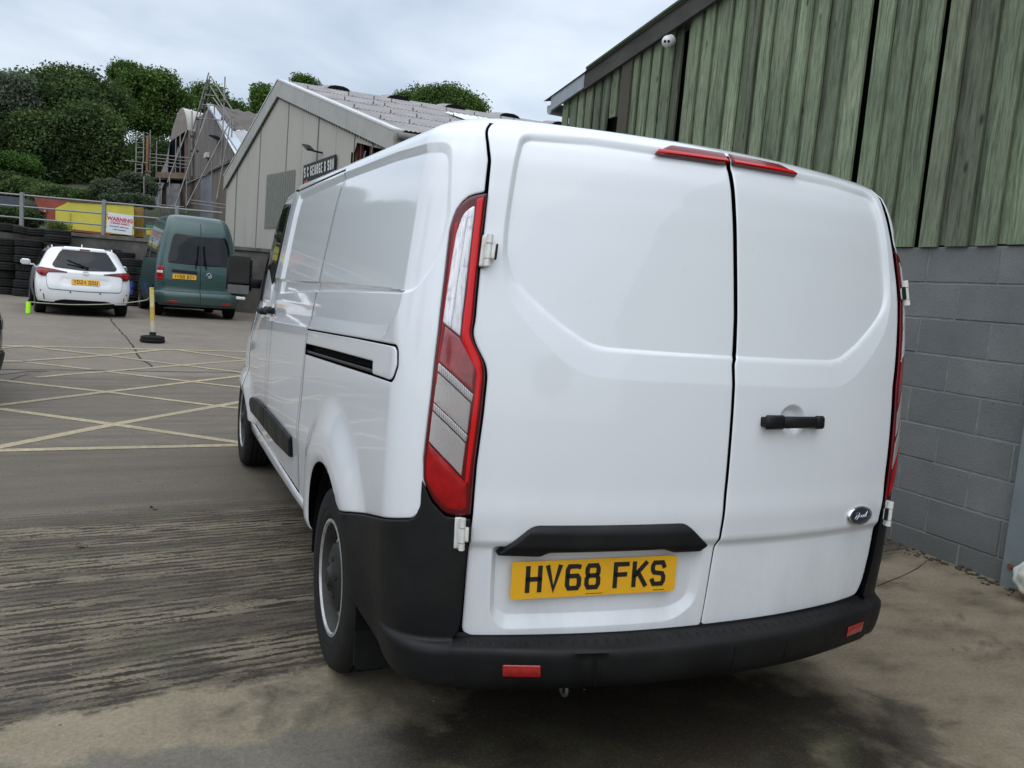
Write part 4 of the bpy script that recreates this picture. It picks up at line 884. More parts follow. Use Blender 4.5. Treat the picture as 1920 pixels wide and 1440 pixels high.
# dark backing
mb = MB(); mb.add([(BX+.09, -9.5, 1.9), (BX+.09, 7.38, 1.9), (BX+.09, 7.38, roofz(7.38)-.2), (BX+.09, YA, roofz(YA)-.2), (BX+.09, -9.5, roofz(-9.5)-.2)], [(0, 1, 2, 3, 4)])
pb(mb.build('backing', MT['gap']))
rb = random.Random(11); y = -9.4; i = 0
gaps = {}                                                   # wide dark slots where boards have shrunk apart
while y < 7.32:
    proud = i % 2 == 0; wd = rb.uniform(.088, .118) if proud else rb.uniform(.072, .100)
    if rb.random() < .10: wd *= 1.3
    x0 = BX-.020 if proud else BX+.012; lean = rb.uniform(-.006, .006)
    zb = 1.935+rb.uniform(-.006, .004)+(0 if proud else .004); zt0, zt1 = roofz(y)-.11, roofz(y+wd)-.11
    hole = 6.02 < y < 6.28
    if hole: zb = 3.36+rb.uniform(-.05, .05)+(y-6.02)*.7
    skip_ = (not proud) and rb.random() < .02
    if 2.52 < y < 2.60 or 4.06 < y < 4.14 or 4.84 < y < 4.92: skip_ = True
    ov = .012 if proud else .0
    if not skip_:
        ya, yb = y-ov, y+wd+ov; cup = rb.uniform(-.004, .004); n = 7; vs3 = []
        for k_ in range(n):
            t = k_/(n-1); z0 = zb+(zt0-zb)*t; z1 = zb+(zt1-zb)*t; e0 = rb.uniform(-.0025, .0025); e1 = rb.uniform(-.0025, .0025); sh = lean*t
            for (yy_, zz_, e_) in ((ya, z0, e0), ((ya+yb)/2, (z0+z1)/2, 0), (yb, z1, e1)):
                vs3.append((x0+(cup if yy_ == (ya+yb)/2 else 0), yy_+e_+sh, zz_))
            vs3.append((x0+.022, yb+e1+sh, z1)); vs3.append((x0+.022, ya+e0+sh, z0))
        fs3 = []
        for k_ in range(n-1):
            for q in range(5): a = k_*5+q; b = k_*5+(q+1) % 5; fs3.append((a, b, b+5, a+5))
        fs3 += [(0, 1, 2, 3, 4), tuple(range((n-1)*5, n*5))[::-1]]
        mb = MB(); mb.add(vs3, fs3); pb(mb.build('board', MT['wood']))
    y += wd+(rb.uniform(0, .004)); i += 1
# wide brown post board and bargeboard, metal flashing, gutter end, roof
mb = MB(); mb.prism([(5.80, 2.0), (6.00, 2.0), (6.00, roofz(6.0)-.12), (5.80, roofz(5.8)-.12)], .03, Matrix(((0, 0, -1, BX-.018), (1, 0, 0, 0), (0, 1, 0, 0), (0, 0, 0, 1)))); pb(mb.build('cover_board', simple('brown_board', (.060, .056, .040), .85, var=.25, streak=(1, 1, .2))))
def strip(name, ys, z_off0, z_off1, x0, x1, mat):
    mb = MB(); vs3 = []
    for y_ in ys: vs3 += [(x0, y_, roofz(y_)+z_off0), (x0, y_, roofz(y_)+z_off1), (x1, y_, roofz(y_)+z_off1), (x1, y_, roofz(y_)+z_off0)]
    fs3 = []
    for a in range(len(ys)-1):
        for q in range(4): fs3.append((4*a+q, 4*a+(q+1) % 4, 4*a+4+(q+1) % 4, 4*a+4+q))
    fs3 += [(0, 1, 2, 3), tuple(range(4*len(ys)-4, 4*len(ys)))]; mb.add(vs3, fs3); return pb(mb.build(name, mat))
strip('bargeboard', [6.80, 3.3, 0, YA], -.215, .0, BX-.075, BX-.045, MT['darkwood'])
strip('bargeboard', [YA-.003, -5, -9.7], -.215, .0, BX-.075, BX-.045, MT['darkwood'])
strip('roof_edge', [6.78, 3.3, YA], .004, .028, BX-.085, BX+.12, simple('mossy_edge', (.045, .085, .035), .9, var=.4, scale=30))
MT['galv'] = simple('galvanised_sheet', (.32, .35, .37), .42, .5, var=.12, scale=8)
strip('flashing', [7.66, 6.805], -.195, -.03, BX-.080, BX-.050, MT['galv'])
strip('flashing', [7.67, 6.83], -.028, -.018, BX-.082, BX+.10, MT['galv'])
mb = MB(); zz_ = roofz(7.72)-.20; M = Matrix.Translation((BX-.05, 7.74, zz_+.06)) @ Matrix.Rotation(RAD(90), 4, 'Y')
pr = [(.075*math.cos(t), .075*math.sin(t)) for t in np.linspace(-math.pi/2, math.pi/2, 12)]
mb.prism([(-.04, -.09)]+[(a*1.0, b+.01) for a, b in pr]+[(-.04, .09)], 1.6, M); pb(mb.build('gutter', MT['galv']))
def corr_mat():
    return simple('grey_cement_sheet', (.20, .19, .185), .9, var=.2, scale=3)
MT['cement'] = corr_mat()
for ya, yb in ((7.85, YA), (YA-.002, -9.9)):
    mb = MB(); vs3 = []; n = 60
    for k_ in range(n+1):
        x_ = BX-.10+k_*.10; h_ = .02 if k_ % 2 else 0
        vs3 += [(x_, ya, roofz(ya)-.03+h_), (x_, yb, roofz(yb)-.03+h_)]
    mb.add(vs3, [(2*k_, 2*k_+1, 2*k_+3, 2*k_+2) for k_ in range(n)], True); pb(mb.build('roof', MT['cement']))
mb = MB(); mb.box(BX+.1, 9, 7.38, 7.42, 0, roofz(7.4)-.06); pb(mb.build('end_wall', MT['darkwood']))
# block wall: every block its own piece, recessed mortar behind
def block_mat():
    m, nt, p = newmat('concrete_block'); c = worldpos(nt); r = N(nt, 'ShaderNodeObjectInfo').outputs['Random']
    a = noise(nt, c, 2.6, 6, .6); b = noise(nt, c, 55, 5, .75); d = noise(nt, c, 150, 3, .6)
    col = ramp(nt, a, [(.3, (.150, .157, .156)), (.7, (.215, .222, .218))]); col = mixc(nt, math_(nt, 'MULTIPLY', r, .5), col, (.128, .138, .140))
    col = mixc(nt, ramp(nt, b, [(.25, .75), (.42, 0)]), col, (.07, .075, .075)); col = mixc(nt, ramp(nt, d, [(.62, 0), (.75, .4)]), col, (.34, .34, .33))
    sp = N(nt, 'ShaderNodeSeparateXYZ'); nt.links.new(c, sp.inputs[0]); low = N(nt, 'ShaderNodeMapRange', ins={1: .22, 2: .0, 3: 0, 4: 1}); nt.links.new(sp.outputs[2], low.inputs[0])
    col = mixc(nt, math_(nt, 'MULTIPLY', low.outputs[0], ramp(nt, a, [(.35, 0), (.6, .7)])), col, (.075, .080, .060))
    nt.links.new(col, p.inputs['Base Color']); p.inputs['Roughness'].default_value = .92; p.inputs['Specular IOR Level'].default_value = .2
    bump(nt, p, math_(nt, 'ADD', b, d), .7, .005); return m
MT['block'] = block_mat(); MT['mortar'] = simple('mortar', (.205, .212, .21), .95, var=.25, scale=14, bumpd=.003, bscale=90)
mb = MB(); mb.box(BX+.0045, BX+.14, -9.5, 7.38, -.1, 1.93); pb(mb.build('mortar', MT['mortar']))
blk = None
for ci in range(9):
    z0 = 1.709-.225*ci; z0b = max(z0, -.06); h_ = z0+.2165-z0b; ph = 1.385 if ci % 2 == 0 else 1.635
    y_ = ph-.5*9
    while y_ < 7.3:
        y1 = min(y_+.489, 7.375)
        if y1-y_ > .05:
            mb = MB(); dx = rb.uniform(-.003, .002); mb.bbox((BX+.03+dx, (y_+y1)/2, z0b+h_/2), (.06, y1-y_, h_), .004); pb(mb.build('block', MT['block']))
        y_ += .5
# moss and debris along the foot of the wall
mb = MB()
for i in range(520):
    y_ = rb.uniform(-1, 3.5); s = rb.choice((.003, .004, .006, .009, .014))*rb.uniform(.7, 1.2); mb.bbox((BX-abs(rb.gauss(0, .07))-.008, y_, s*.35), (s*1.5, s*2, s), s*.3, None)
mb.build('wall_foot_debris', simple('damp_debris', (.045, .040, .028), .95, var=.6, scale=60))['kind'] = 'stuff'
# steel door post and the painted stone at its foot
mb = MB(); mb.box(BX-.055, BX+.03, .86, 1.052, .0, 1.60); post = mb.build('steel_post', simple('blue_grey_steel', (.19, .225, .235), .5, .1, var=.12)); tag(post, 'flat blue-grey steel door post standing against the block wall at its foot', 'post')
mb = MB(); mb.tube((BX-.07, 1.00, .125), (BX-.054, 1.00, .125), .016, 8); o = mb.build('bolt', MT['rust'], post)
bm = bmesh.new(); bmesh.ops.create_icosphere(bm, subdivisions=4, radius=1)
for v in bm.verts:
    n_ = v.co.normalized(); v.co = Vector((n_.x*.15, n_.y*.13*(1+.15*math.sin(3*n_.z)), .13+n_.z*.13 if n_.z > 0 else .13+n_.z*.12)); v.co += n_*.012*math.sin(9*n_.x+4*n_.y)*math.sin(7*n_.z+2); v.co.z = max(v.co.z, .012)
me = bpy.data.meshes.new('painted_stone'); bm.to_mesh(me); bm.free(); me.polygons.foreach_set('use_smooth', [True]*len(me.polygons))
m, nt, p = newmat('stone_white_paint'); c = worldpos(nt); sp = N(nt, 'ShaderNodeSeparateXYZ'); nt.links.new(c, sp.inputs[0])
col = ramp(nt, noise(nt, c, 9, 5, .6), [(.3, (.42, .43, .36)), (.7, (.62, .63, .58))]); col = mixc(nt, ramp(nt, math_(nt, 'ADD', sp.outputs[2], math_(nt, 'MULTIPLY', noise(nt, c, 12), .1)), [(.09, 1), (.13, 0)]), col, (.36, .24, .05)); nt.links.new(col, p.inputs['Base Color']); p.inputs['Roughness'].default_value = .6
so_ = link('painted_stone', me, m, None, (BX-.12, .80, .0)); so_.scale = (.82, .82, .85); tag(so_, 'rounded white painted stone stained yellow at the foot of the steel post', 'stone')
# security camera under the bargeboard
cpos = ray_plane(1252, 78, (BX-.09, 0, 0), (1, 0, 0)); cc = empty('security_camera', tuple(cpos), 0, 'white dome security camera with twin lenses fixed under the barn bargeboard', 'camera')
wh = simple('white_plastic', (.70, .70, .70), .35, var=.04, coat=.3); mb = MB()
mb.tube((.045, .005, .03), (.02, .0, .01), .05, 20, .055); mb.build('mount', wh, cc)
bm = bmesh.new(); bmesh.ops.create_uvsphere(bm, u_segments=28, v_segments=18, radius=.058); me = bpy.data.meshes.new('housing'); bm.to_mesh(me); bm.free(); me.polygons.foreach_set('use_smooth', [True]*len(me.polygons)); link('housing', me, wh, cc)
fd = (Vector(CAM)-cpos).normalized(); fd = (fd+Vector((-.25, -.05, -.1))).normalized(); q_ = fd.to_track_quat('Z', 'Y')
for dx in (-.017, .017):
    mb = MB(); c0 = q_ @ Vector((dx, .004, .0)); mb.tube(c0+fd*.04, c0+fd*.0585, .013, 14); mb.tube(c0+fd*.0585, c0+fd*.060, .008, 12); mb.build('lens', MT['glass'], cc)
# ================================================================== BACKGROUND
FH = Vector((math.sin(YAW), math.cos(YAW), 0)); RH = Vector((math.cos(YAW), -math.sin(YAW), 0)); C2 = Vector((CAM[0], CAM[1], 0))
WD = 24.4                                                    # distance of the retaining wall in front of the camera
def loc(s, d, z=0): v = C2+RH*s+FH*d; v.z = z; return v
def lat(px, d): return (px-960)/F*d
# hillside behind the wall
def hill(s, d):
    if s > -8.6 and d < 48: z = -.6
    else:
        z = np.interp(d, [24, 31, 35, 42, 55, 80, 140], [2.02, 2.05, 3.0, 4.6, 7.5, 11, 14])
    z += .25*math.sin(s*.7+d*.4)*(d > 30)
    return z*(1 if s < 10 or d > 70 else max(0, 1-(s-10)/25)) if d >= 48 else z
S_ = np.r_[-120, -80, -60, -45, np.arange(-36, -8.5, 1.6), -8.62, -8.55, -4, 0, 6, 12, 20, 35, 60, 100]; D_ = np.r_[WD+.2, 26, 28, 30, 31.5, 33, 35, 37.5, 40, 44, 47.9, 48.1, 55, 65, 80, 100, 140]
mb = MB(); k = len(D_); mb.add([loc(s, d, hill(s, d)) for s in S_ for d in D_], [(i*k+j, (i+1)*k+j, (i+1)*k+j+1, i*k+j+1) for i in range(len(S_)-1) for j in range(k-1)], True)
MT['earth'] = simple('weedy_earth', (.050, .060, .032), .95, var=.6, scale=3, bumpd=.02, bscale=12)
mb.build('hillside', MT['earth'])['kind'] = 'structure'
# retaining wall
MT['oldwall'] = simple('stained_render', (.095, .090, .080), .93, var=.45, scale=1.6, bumpd=.006, bscale=25)
rw = empty('retaining_wall', tuple(loc(-20, WD, 0)), -YAW, 'long dark stained retaining wall behind the parked cars, under the railing', 'wall')
mb = MB(); mb.box(-45, 14.2, 0, .25, 0, 1.98); mb.build('wall_face', MT['oldwall'], rw)
mb = MB(); mb.box(-45, 14.2, -.06, .32, 1.984, 2.08); mb.build('coping', simple('old_coping', (.125, .115, .098), .95, var=.4, scale=4), rw)
# railing
MT['rail'] = simple('galvanised_rail', (.23, .245, .25), .45, .35, var=.15)
rl = empty('railing', tuple(loc(-20, WD+.1, 2.06)), -YAW, 'grey galvanised railing with three tubes along the top of the retaining wall', 'railing')
def W2(px, py, d=WD+.1):                                     # railing-local position
    p = at(px, py, d)-loc(-20, WD+.1, 2.06); return Vector((p.dot(RH), p.dot(FH), p.z))
p_l = [((-60, 358), (424, 401)), ((-60, 379.5), (424, 421.5)), ((-60, 400.5), (424, 443))]
for a, b in p_l:
    A_, B_ = W2(*a), W2(*b); d_ = (B_-A_)/(B_.x-A_.x); A_ = A_-d_*9; mb = MB(); A_.y = B_.y = 0; A_.z = A_.z; mb.tube(A_, B_, .024, 8); mb.build('rail', MT['rail'], rl)
for px, y0, y1 in ((-96, 352, 409), (54, 365, 423), (206, 379, 437), (341, 391, 450)):
    a, b = W2(px, y0), W2(px, y1); mb = MB(); mb.box(a.x-.05, a.x+.05, -.035, .035, -.06, a.z+.03); mb.build('post', MT['rail'], rl)
# warning sign
sg0 = W2(212.5, 402); sg1 = W2(257, 441); M_ = Matrix.Translation(loc(-20, WD+.1, 2.06)) @ Matrix.Rotation(-YAW, 4, 'Z')
cx_, cz_ = (sg0.x+sg1.x)/2, (sg0.z+sg1.z)/2; wS, hS = sg1.x-sg0.x, sg0.z-sg1.z+.02
ws = empty('warning_sign', tuple(M_ @ Vector((cx_, -.07, cz_))), -YAW, 'white WARNING sign with red and blue lettering fixed to the grey railing', 'sign'); ws.rotation_euler = (0, RAD(3.5), -YAW)
mb = MB(); mb.bbox((0, 0, 0), (wS, .012, hS), .003); mb.build('board', simple('sign_white', (.66, .68, .72), .4, var=.05), ws)
TX = Matrix.Rotation(RAD(90), 4, 'X'); RED = simple('sign_red', (.50, .02, .025), .5, var=.05); BLU = simple('sign_blue', (.03, .04, .16), .5, var=.05)
for tx, z, sz, m_ in (('WARNING', .115, .155, RED),):
    put_text('lettering', tx, sz, m_, ws, Matrix.Translation((0, -.0075, z)) @ TX, extrude=.001, bold=.006 if sz > .1 else .002)
mb = MB(); mb.box(-.27, .27, -.0085, -.0065, .042, .052); mb.build('underline', RED, ws)
for z_, h_, wd2, m_ in ((.000, .050, .27, RED), (-.095, .036, .28, BLU), (-.18, .036, .20, BLU)):     # lines too small to read in the photograph
    mb = MB(); xx = -wd2; rq = random.Random(int(z_*-1000)+3)
    while xx < wd2-.01:
        ww = rq.uniform(.010, .020); hh_ = h_*rq.uniform(.7, 1.0); mb.box(xx, xx+ww, -.0085, -.0065, z_-hh_/2, z_+hh_/2); xx += ww+(.006 if rq.random() > .16 else .026)
    mb.build('lettering', m_, ws)['kind'] = 'stuff'
# skips / containers on the terrace
MT['yellowp'] = simple('yellow_container_paint', (.50, .44, .045), .55, var=.10, scale=2, bumpd=.003, bscale=6)
MT['redp'] = simple('red_container_paint', (.20, .035, .018), .6, var=.35, scale=3)
def pxprism(name, pts, d, th, mat, parent=None, tilt=0):
    """outline at distance d with real thickness th going back"""
    P = [at(x, y, d) for x, y in pts]; bk = sum(P, Vector())/len(P)-Vector(CAM); bk.z = 0; bk = bk.normalized()*th
    n = len(P); mb = MB(); mb.add(P+[p+bk for p in P], [tuple(reversed(range(n))), tuple(range(n, 2*n))]+[(i, (i+1) % n, n+(i+1) % n, n+i) for i in range(n)])
    o = mb.build(name, mat)
    if parent is not None:
        bpy.context.view_layer.update() if False else None
        o.parent = parent; o.matrix_parent_inverse = Matrix.Translation(parent.location).inverted()
    return o
yc = empty('yellow_skip', tuple(at(178, 436, 28)), 0, 'bright yellow steel container with sloping corner standing behind the railing', 'container')
pxprism('side', [(104, 390), (129, 378.5), (251, 385.5), (251, 441), (104, 431)], 28, 2.2, MT['yellowp'], yc)
pxprism('top_rim', [(127, 375.5), (252, 381.5), (252, 385), (129, 378)], 27.96, .2, simple('rusty_rim', (.12, .045, .03), .8, var=.4), yc)
pxprism('foot_rail', [(134, 429.5), (206, 437), (206, 441), (134, 433.5)], 27.93, .3, MT['redp'], yc)
pxprism('rib', [(129, 398), (132, 398), (132, 430), (129, 430)], 27.97, .03, simple('yellow_rib', (.42, .37, .05), .6), yc)
rc_ = empty('red_skip', tuple(at(90, 430, 28.6)), 0, 'dull red steel skip with sloping side beside the yellow container', 'container')
pxprism('side', [(64, 370), (128, 376), (129, 378), (104, 389.5), (104, 434), (93, 434), (86, 399), (74, 395)], 28.5, 2.0, MT['redp'], rc_)
pxprism('lifting_lug', [(82, 393), (86, 393), (86, 398), (82, 398)], 28.4, .1, simple('lug', (.4, .2, .12), .7), rc_)
gc_ = empty('grey_container', tuple(at(10, 400, 31)), 0, 'dark blue-grey steel container at the left edge behind the railing', 'container')
pxprism('side', [(-90, 358), (41, 371), (40, 391), (-90, 391)], 31, 2.4, simple('slate_paint', (.045, .052, .065), .6, var=.2), gc_)
oc_ = empty('ochre_container', tuple(at(262, 440, 29)), 0, 'ochre steel container end right of the yellow one', 'container')
pxprism('side', [(252, 388), (269, 389), (269, 445), (252, 444)], 29, 2.0, simple('ochre_paint', (.21, .12, .025), .65, var=.3, scale=4), oc_)
# bits and pieces beside the green van roof
o = pxprism('yellow_drum', [(274, 429), (291, 430), (291, 441), (274, 440)], 26.2, .35, simple('drum_yellow', (.48, .33, .02), .5)); tag(o, 'small yellow drum on the terrace left of the green van roof', 'drum')
o = pxprism('green_crate', [(273, 421), (288, 422), (288, 429), (273, 428.5)], 26.25, .3, simple('crate_green', (.03, .16, .09), .6)); tag(o, 'small green crate standing on the yellow drum', 'crate')
# ------------------------------------------------------------------ tyres against the wall
tm = MB(); tm.lathe([(.19, -.085), (.20, -.10), (.30, -.112), (.335, -.10), (.352, -.085), (.355, -.045), (.349, -.04), (.349, -.03), (.355, -.025), (.355, .025), (.349, .03), (.349, .04), (.355, .045), (.352, .085), (.335, .10), (.30, .112), (.20, .10), (.19, .085)], 28, closed=True)
TYM = tm.mesh('tyre'); TYM.materials.append(MT['rubber']); rt = random.Random(3)
ORD = ['bottom', 'second up', 'third up', 'fourth up', 'fifth up', 'sixth up', 'seventh up', 'eighth up']
def stack(px, d, n, where, scale=1.0, z0=.16):
    s = lat(px, d); z = z0
    for i in range(n):
        sc1 = scale*rt.uniform(.93, 1.05); h = .222*sc1; o = bpy.data.objects.new('tyre', TYM); COL.objects.link(o)
        o.location = loc(s+rt.uniform(-.035, .035), d+rt.uniform(-.05, .05), z+h/2+.002); o.scale = (sc1,)*3; o.rotation_euler = (rt.uniform(-.02, .02), rt.uniform(-.02, .02), rt.uniform(0, 6)); z += h+.004
        tag(o, ('black tyre, %s in %s' % (ORD[i] if i < n-1 or n == 1 else 'topmost', where)), 'tyre', 'tyres stacked against the retaining wall')
stack(-60, WD-.6, 8, 'the stack outside the left edge'); stack(2, WD-.9, 7, 'the leftmost stack'); stack(43, WD-1.1, 7, 'the stack just left of the white estate car', 1.02)
stack(66, WD-.45, 7, 'the stack touching the wall behind the car mirror'); stack(93, WD-.7, 8, 'the stack behind the left side of the estate car roof'); stack(130, WD-.8, 7, 'the stack behind the middle of the estate car roof', .97)
stack(196, WD-.5, 8, 'the stack behind the right end of the estate car roof', .86); stack(219, WD-.62, 8, 'the stack between estate car and green van, wall side', .82)
stack(238, WD-1.3, 6, 'the front stack between estate car and green van', .98); stack(262, WD-1.2, 6, 'the stack half hidden by the green van', .95)
for px, py, w_, lab in ((18, 428, .02, 'worn black tyre laid on top of the stacks at the left edge'), (48, 433, .3, 'worn black tyre laid on top of the stacks, second from the left'), (75, 436, .1, 'worn black tyre laid on the stacks above the car mirror'), (108, 439, .1, 'worn black tyre lying on top with its hollow showing, above the estate car')):
    o = bpy.data.objects.new('tyre', TYM); COL.objects.link(o); o.location = at(px, py, WD-.75); o.location.z += 0; o.rotation_euler = (rt.uniform(-.05, .05), rt.uniform(-.04, .08), rt.uniform(0, 6)); o.scale = (.98,)*3
    tag(o, lab, 'tyre', 'tyres stacked against the retaining wall')
# ------------------------------------------------------------------ vegetation
def leaf_mat(name, dark, light, tr=.25):
    m, nt, p = newmat(name); c = worldpos(nt); at_ = N(nt, 'ShaderNodeAttribute', attribute_name='tone')
    f = math_(nt, 'ADD', math_(nt, 'MULTIPLY', at_.outputs['Fac'], .75), math_(nt, 'MULTIPLY', math_(nt, 'SUBTRACT', noise(nt, c, .38, 3, .6), .5), 1.5))
    col = ramp(nt, f, [(.2, dark), (.85, light)]); nt.links.new(col, p.inputs['Base Color']); p.inputs['Roughness'].default_value = .7; p.inputs['Specular IOR Level'].default_value = .15
    t = N(nt, 'ShaderNodeBsdfTranslucent'); nt.links.new(mixc(nt, .4, col, (.10, .14, .02)), t.inputs[0]); mx_ = N(nt, 'ShaderNodeMixShader', ins={0: tr})
    nt.links.new(p.outputs[0], mx_.inputs[1]); nt.links.new(t.outputs[0], mx_.inputs[2]); nt.links.new(mx_.outputs[0], nt.nodes['Material Output'].inputs[0]); return m
MT['bark'] = simple('bark', (.055, .045, .035), .95, var=.4, scale=6, bumpd=.02, bscale=12)
LEAFD = leaf_mat('leaf_dark', (.034, .062, .022), (.118, .178, .058)); LEAFM = leaf_mat('leaf_mid', (.036, .078, .018), (.135, .225, .052)); LEAFP = leaf_mat('leaf_pale', (.085, .11, .075), (.19, .23, .16)); LEAFB = leaf_mat('leaf_bright', (.04, .10, .018), (.12, .23, .05)); LEAFG = leaf_mat('leaf_grey', (.055, .08, .048), (.14, .18, .11))
def leafcloud(name, blobs, n, size, mat, parent=None, seed=0, flat=.75, loc_=None, shell=.70, spread=None):
    n = int(n*3.8); size = size*.38
    r = np.random.RandomState(seed); B = np.array([[*b[:3], *(b[3:6] if len(b) > 4 else (b[3],)*3)] for b in blobs], float); vol = (B[:, 3]*B[:, 4]*B[:, 5])**(2/3); idx = r.choice(len(B), n, p=vol/vol.sum())
    # leaf clumps sit mostly near the skin of each blob, gathered in twigs
    nt_ = max(30, n//36); tw = r.choice(len(B), nt_, p=vol/vol.sum()); dv = r.normal(size=(nt_, 3)); dv /= np.linalg.norm(dv, axis=1, keepdims=True); dv[:, 2] = np.abs(dv[:, 2])*np.where(r.rand(nt_) < .72, 1, -1)
    rad = shell+(1.04-shell)*r.rand(nt_)**.6; tc_ = B[tw, :3]+dv*rad[:, None]*B[tw, 3:6]; own = r.randint(0, nt_, n); spread = size*4.6 if spread is None else spread
    c = tc_[own]+np.clip(r.normal(size=(n, 3)), -1.9, 1.9)*spread*np.array([1, 1, flat])
    nrm = r.normal(size=(n, 3))*.8+dv[own]*.6+np.array([0, 0, .5]); nrm /= np.linalg.norm(nrm, axis=1, keepdims=True)
    t = np.cross(nrm, r.normal(size=(n, 3))); t /= np.linalg.norm(t, axis=1, keepdims=True); b = np.cross(nrm, t); s = size*(.6+.8*r.rand(n))[:, None]
    V = np.stack([c-t*s, c-b*s*.55+nrm*s*.15, c+t*s, c+b*s*.55-nrm*s*.1], 1).reshape(-1, 3)
    me = bpy.data.meshes.new(name); me.vertices.add(4*n); me.vertices.foreach_set('co', V.astype(np.float32).ravel()); me.loops.add(4*n); me.loops.foreach_set('vertex_index', np.arange(4*n, dtype=np.int32))
    me.polygons.add(n); me.polygons.foreach_set('loop_start', np.arange(0, 4*n, 4, dtype=np.int32)); me.update(calc_edges=True)
    tone = np.clip(.55+.26*r.normal(size=nt_)[own]+.12*r.normal(size=n), 0, 1); a = me.attributes.new('tone', 'FLOAT', 'FACE'); a.data.foreach_set('value', tone.astype(np.float32))
    return link(name, me, mat, parent, loc_)
def limbs(name, base, top, r0, targets, parent, seed=0):
    rr_ = random.Random(seed); mb = MB(); P = [Vector(base)]; n = 6
    for i in range(1, n+1): P.append(Vector(base).lerp(Vector(top), i/n)+Vector((rr_.uniform(-.12, .12), rr_.uniform(-.12, .12), 0))*r0*3)
    for i in range(n): mb.tube(P[i], P[i+1], r0*(1-.13*i), 9, r0*(1-.13*(i+1)), cap=False)
    for t in targets:
        i = rr_.randint(2, n-1); a = P[i]; b = Vector(t); m_ = a.lerp(b, .5)+Vector((rr_.uniform(-.3, .3), rr_.uniform(-.3, .3), rr_.uniform(.1, .6))); q = r0*(1-.13*i)*.5
        mb.tube(a, m_, q, 6, q*.6, False); mb.tube(m_, b, q*.6, 5, q*.2, False)
        for k_ in range(2): mb.tube(m_, m_.lerp(b, .6)+Vector((rr_.uniform(-.8, .8), rr_.uniform(-.8, .8), rr_.uniform(.1, .9))), q*.35, 4, q*.1, False)
    return mb.build(name, MT['bark'], parent)
def tree(px, py_top, py_bot, half, d, label, mat, n=16000, size=.22, blobs=None, seed=0, nb=22, thin=1.0, base_z=None, name='tree', group='trees on the wooded hillside', shell=.55, depthr=None):
    """crown drawn between given heights; px half-width in photo pixels sets its true size at distance d"""
    top = at(px, py_top, d); bot = at(px, py_bot, d); R_ = half/F*d; H_ = (top-bot).length; c = (top+bot)/2; r = random.Random(seed); bz = c.z-H_ if base_z is None else base_z
    e = empty(name, (c.x, c.y, bz), 0, label, 'tree', group); o0 = Vector((c.x, c.y, bz)); dR = depthr or min(R_, H_)*.8; B = []
    nb = int(nb*2.4)
    for i in range(nb):
        t = r.uniform(0, 2*math.pi); q = math.sqrt(r.random())*.86; zz = r.uniform(-.85, .86); fall = math.sqrt(max(0, 1-zz*zz)); br = r.choice((.13, .18, .24, .32))*r.uniform(.8, 1.15)*min(R_, H_/2)*thin
        B.append((q*fall*math.cos(t)*R_, q*math.sin(t)*dR*fall, zz*(H_/2-br)+c.z-bz, br*r.uniform(.9, 1.35), br, br*r.uniform(.7, .95)))
    # turn the crown's long axis across the view
    ca, sa = RH.x, RH.y; B = [(b[0]*ca-b[1]*sa*-1*0+b[1]*FH.x, b[0]*sa+b[1]*FH.y, b[2], b[3], b[4], b[5]) for b in B]
    leafcloud('crown', B, n, size, mat, e, seed, shell=shell)
    limbs('trunk', (0, 0, -.5), (0, 0, c.z-bz+H_*.2), max(.12, H_*.024), [b[:3] for b in B[:14]], e, seed)
    return e
tree(132, 122, 300, 88, 46, 'broad dark dome-crowned tree, the tallest mass at the left of the photo', LEAFD, 30000, .23, seed=1, nb=42)
tree(8, 158, 330, 58, 44, 'dark tree with paler feathery top at the left edge', LEAFD, 18000, .22, seed=2, nb=26)
tree(18, 136, 235, 46, 43, 'pale wispy thin-leaved tree top at the far left', LEAFP, 5200, .20, seed=3, nb=12, thin=.8)
tree(-150, 130, 330, 110, 46, 'large dark tree just outside the left edge', LEAFD, 16000, .30, seed=21, nb=28)
tree(285, 132, 262, 62, 52, 'mid green tree with sky gaps rising left of the scaffolding', LEAFM, 9500, .23, seed=4, nb=11, thin=.8, shell=.7)
tree(237, 122, 165, 20, 52.5, 'small pointed tree top between the dome tree and the gappy tree', LEAFM, 5000, .2, seed=14, nb=9)
tree(165, 188, 372, 72, 44, 'dark shaded lower tree in front of the dome tree', LEAFD, 26000, .22, seed=5, nb=34)
tree(72, 212, 372, 66, 43, 'dark lower tree at left above the ivy bank', LEAFD, 20000, .22, seed=6, nb=28)
tree(295, 262, 370, 45, 47, 'dark tree filling the gap behind the ladders', LEAFD, 13000, .22, seed=15, nb=18)
tree(392, 162, 215, 32, 56, 'light open tree seen through the top of the scaffold poles', LEAFM, 3300, .2, seed=7, nb=13, thin=.7)
tree(440, 192, 235, 34, 58, 'sparse tree top just left of the grey shed roof', LEAFM, 3300, .2, seed=8, nb=12, thin=.7)
tree(497, 164, 260, 19, 50, 'small dense green tree behind the grey shed gable, left slope', LEAFM, 6000, .2, seed=9, nb=10)
tree(568, 147, 190, 15, 54, 'little green tree top showing over the grey shed ridge', LEAFM, 3500, .2, seed=10, nb=8)
tree(838, 166, 262, 84, 60, 'round green tree rising behind the far end of the grey shed roof', LEAFM, 21000, .24, seed=11, nb=30)
tree(770, 180, 240, 28, 60, 'smaller green tree joined to the left of the round tree behind the shed', LEAFM, 6000, .22, seed=12, nb=11)
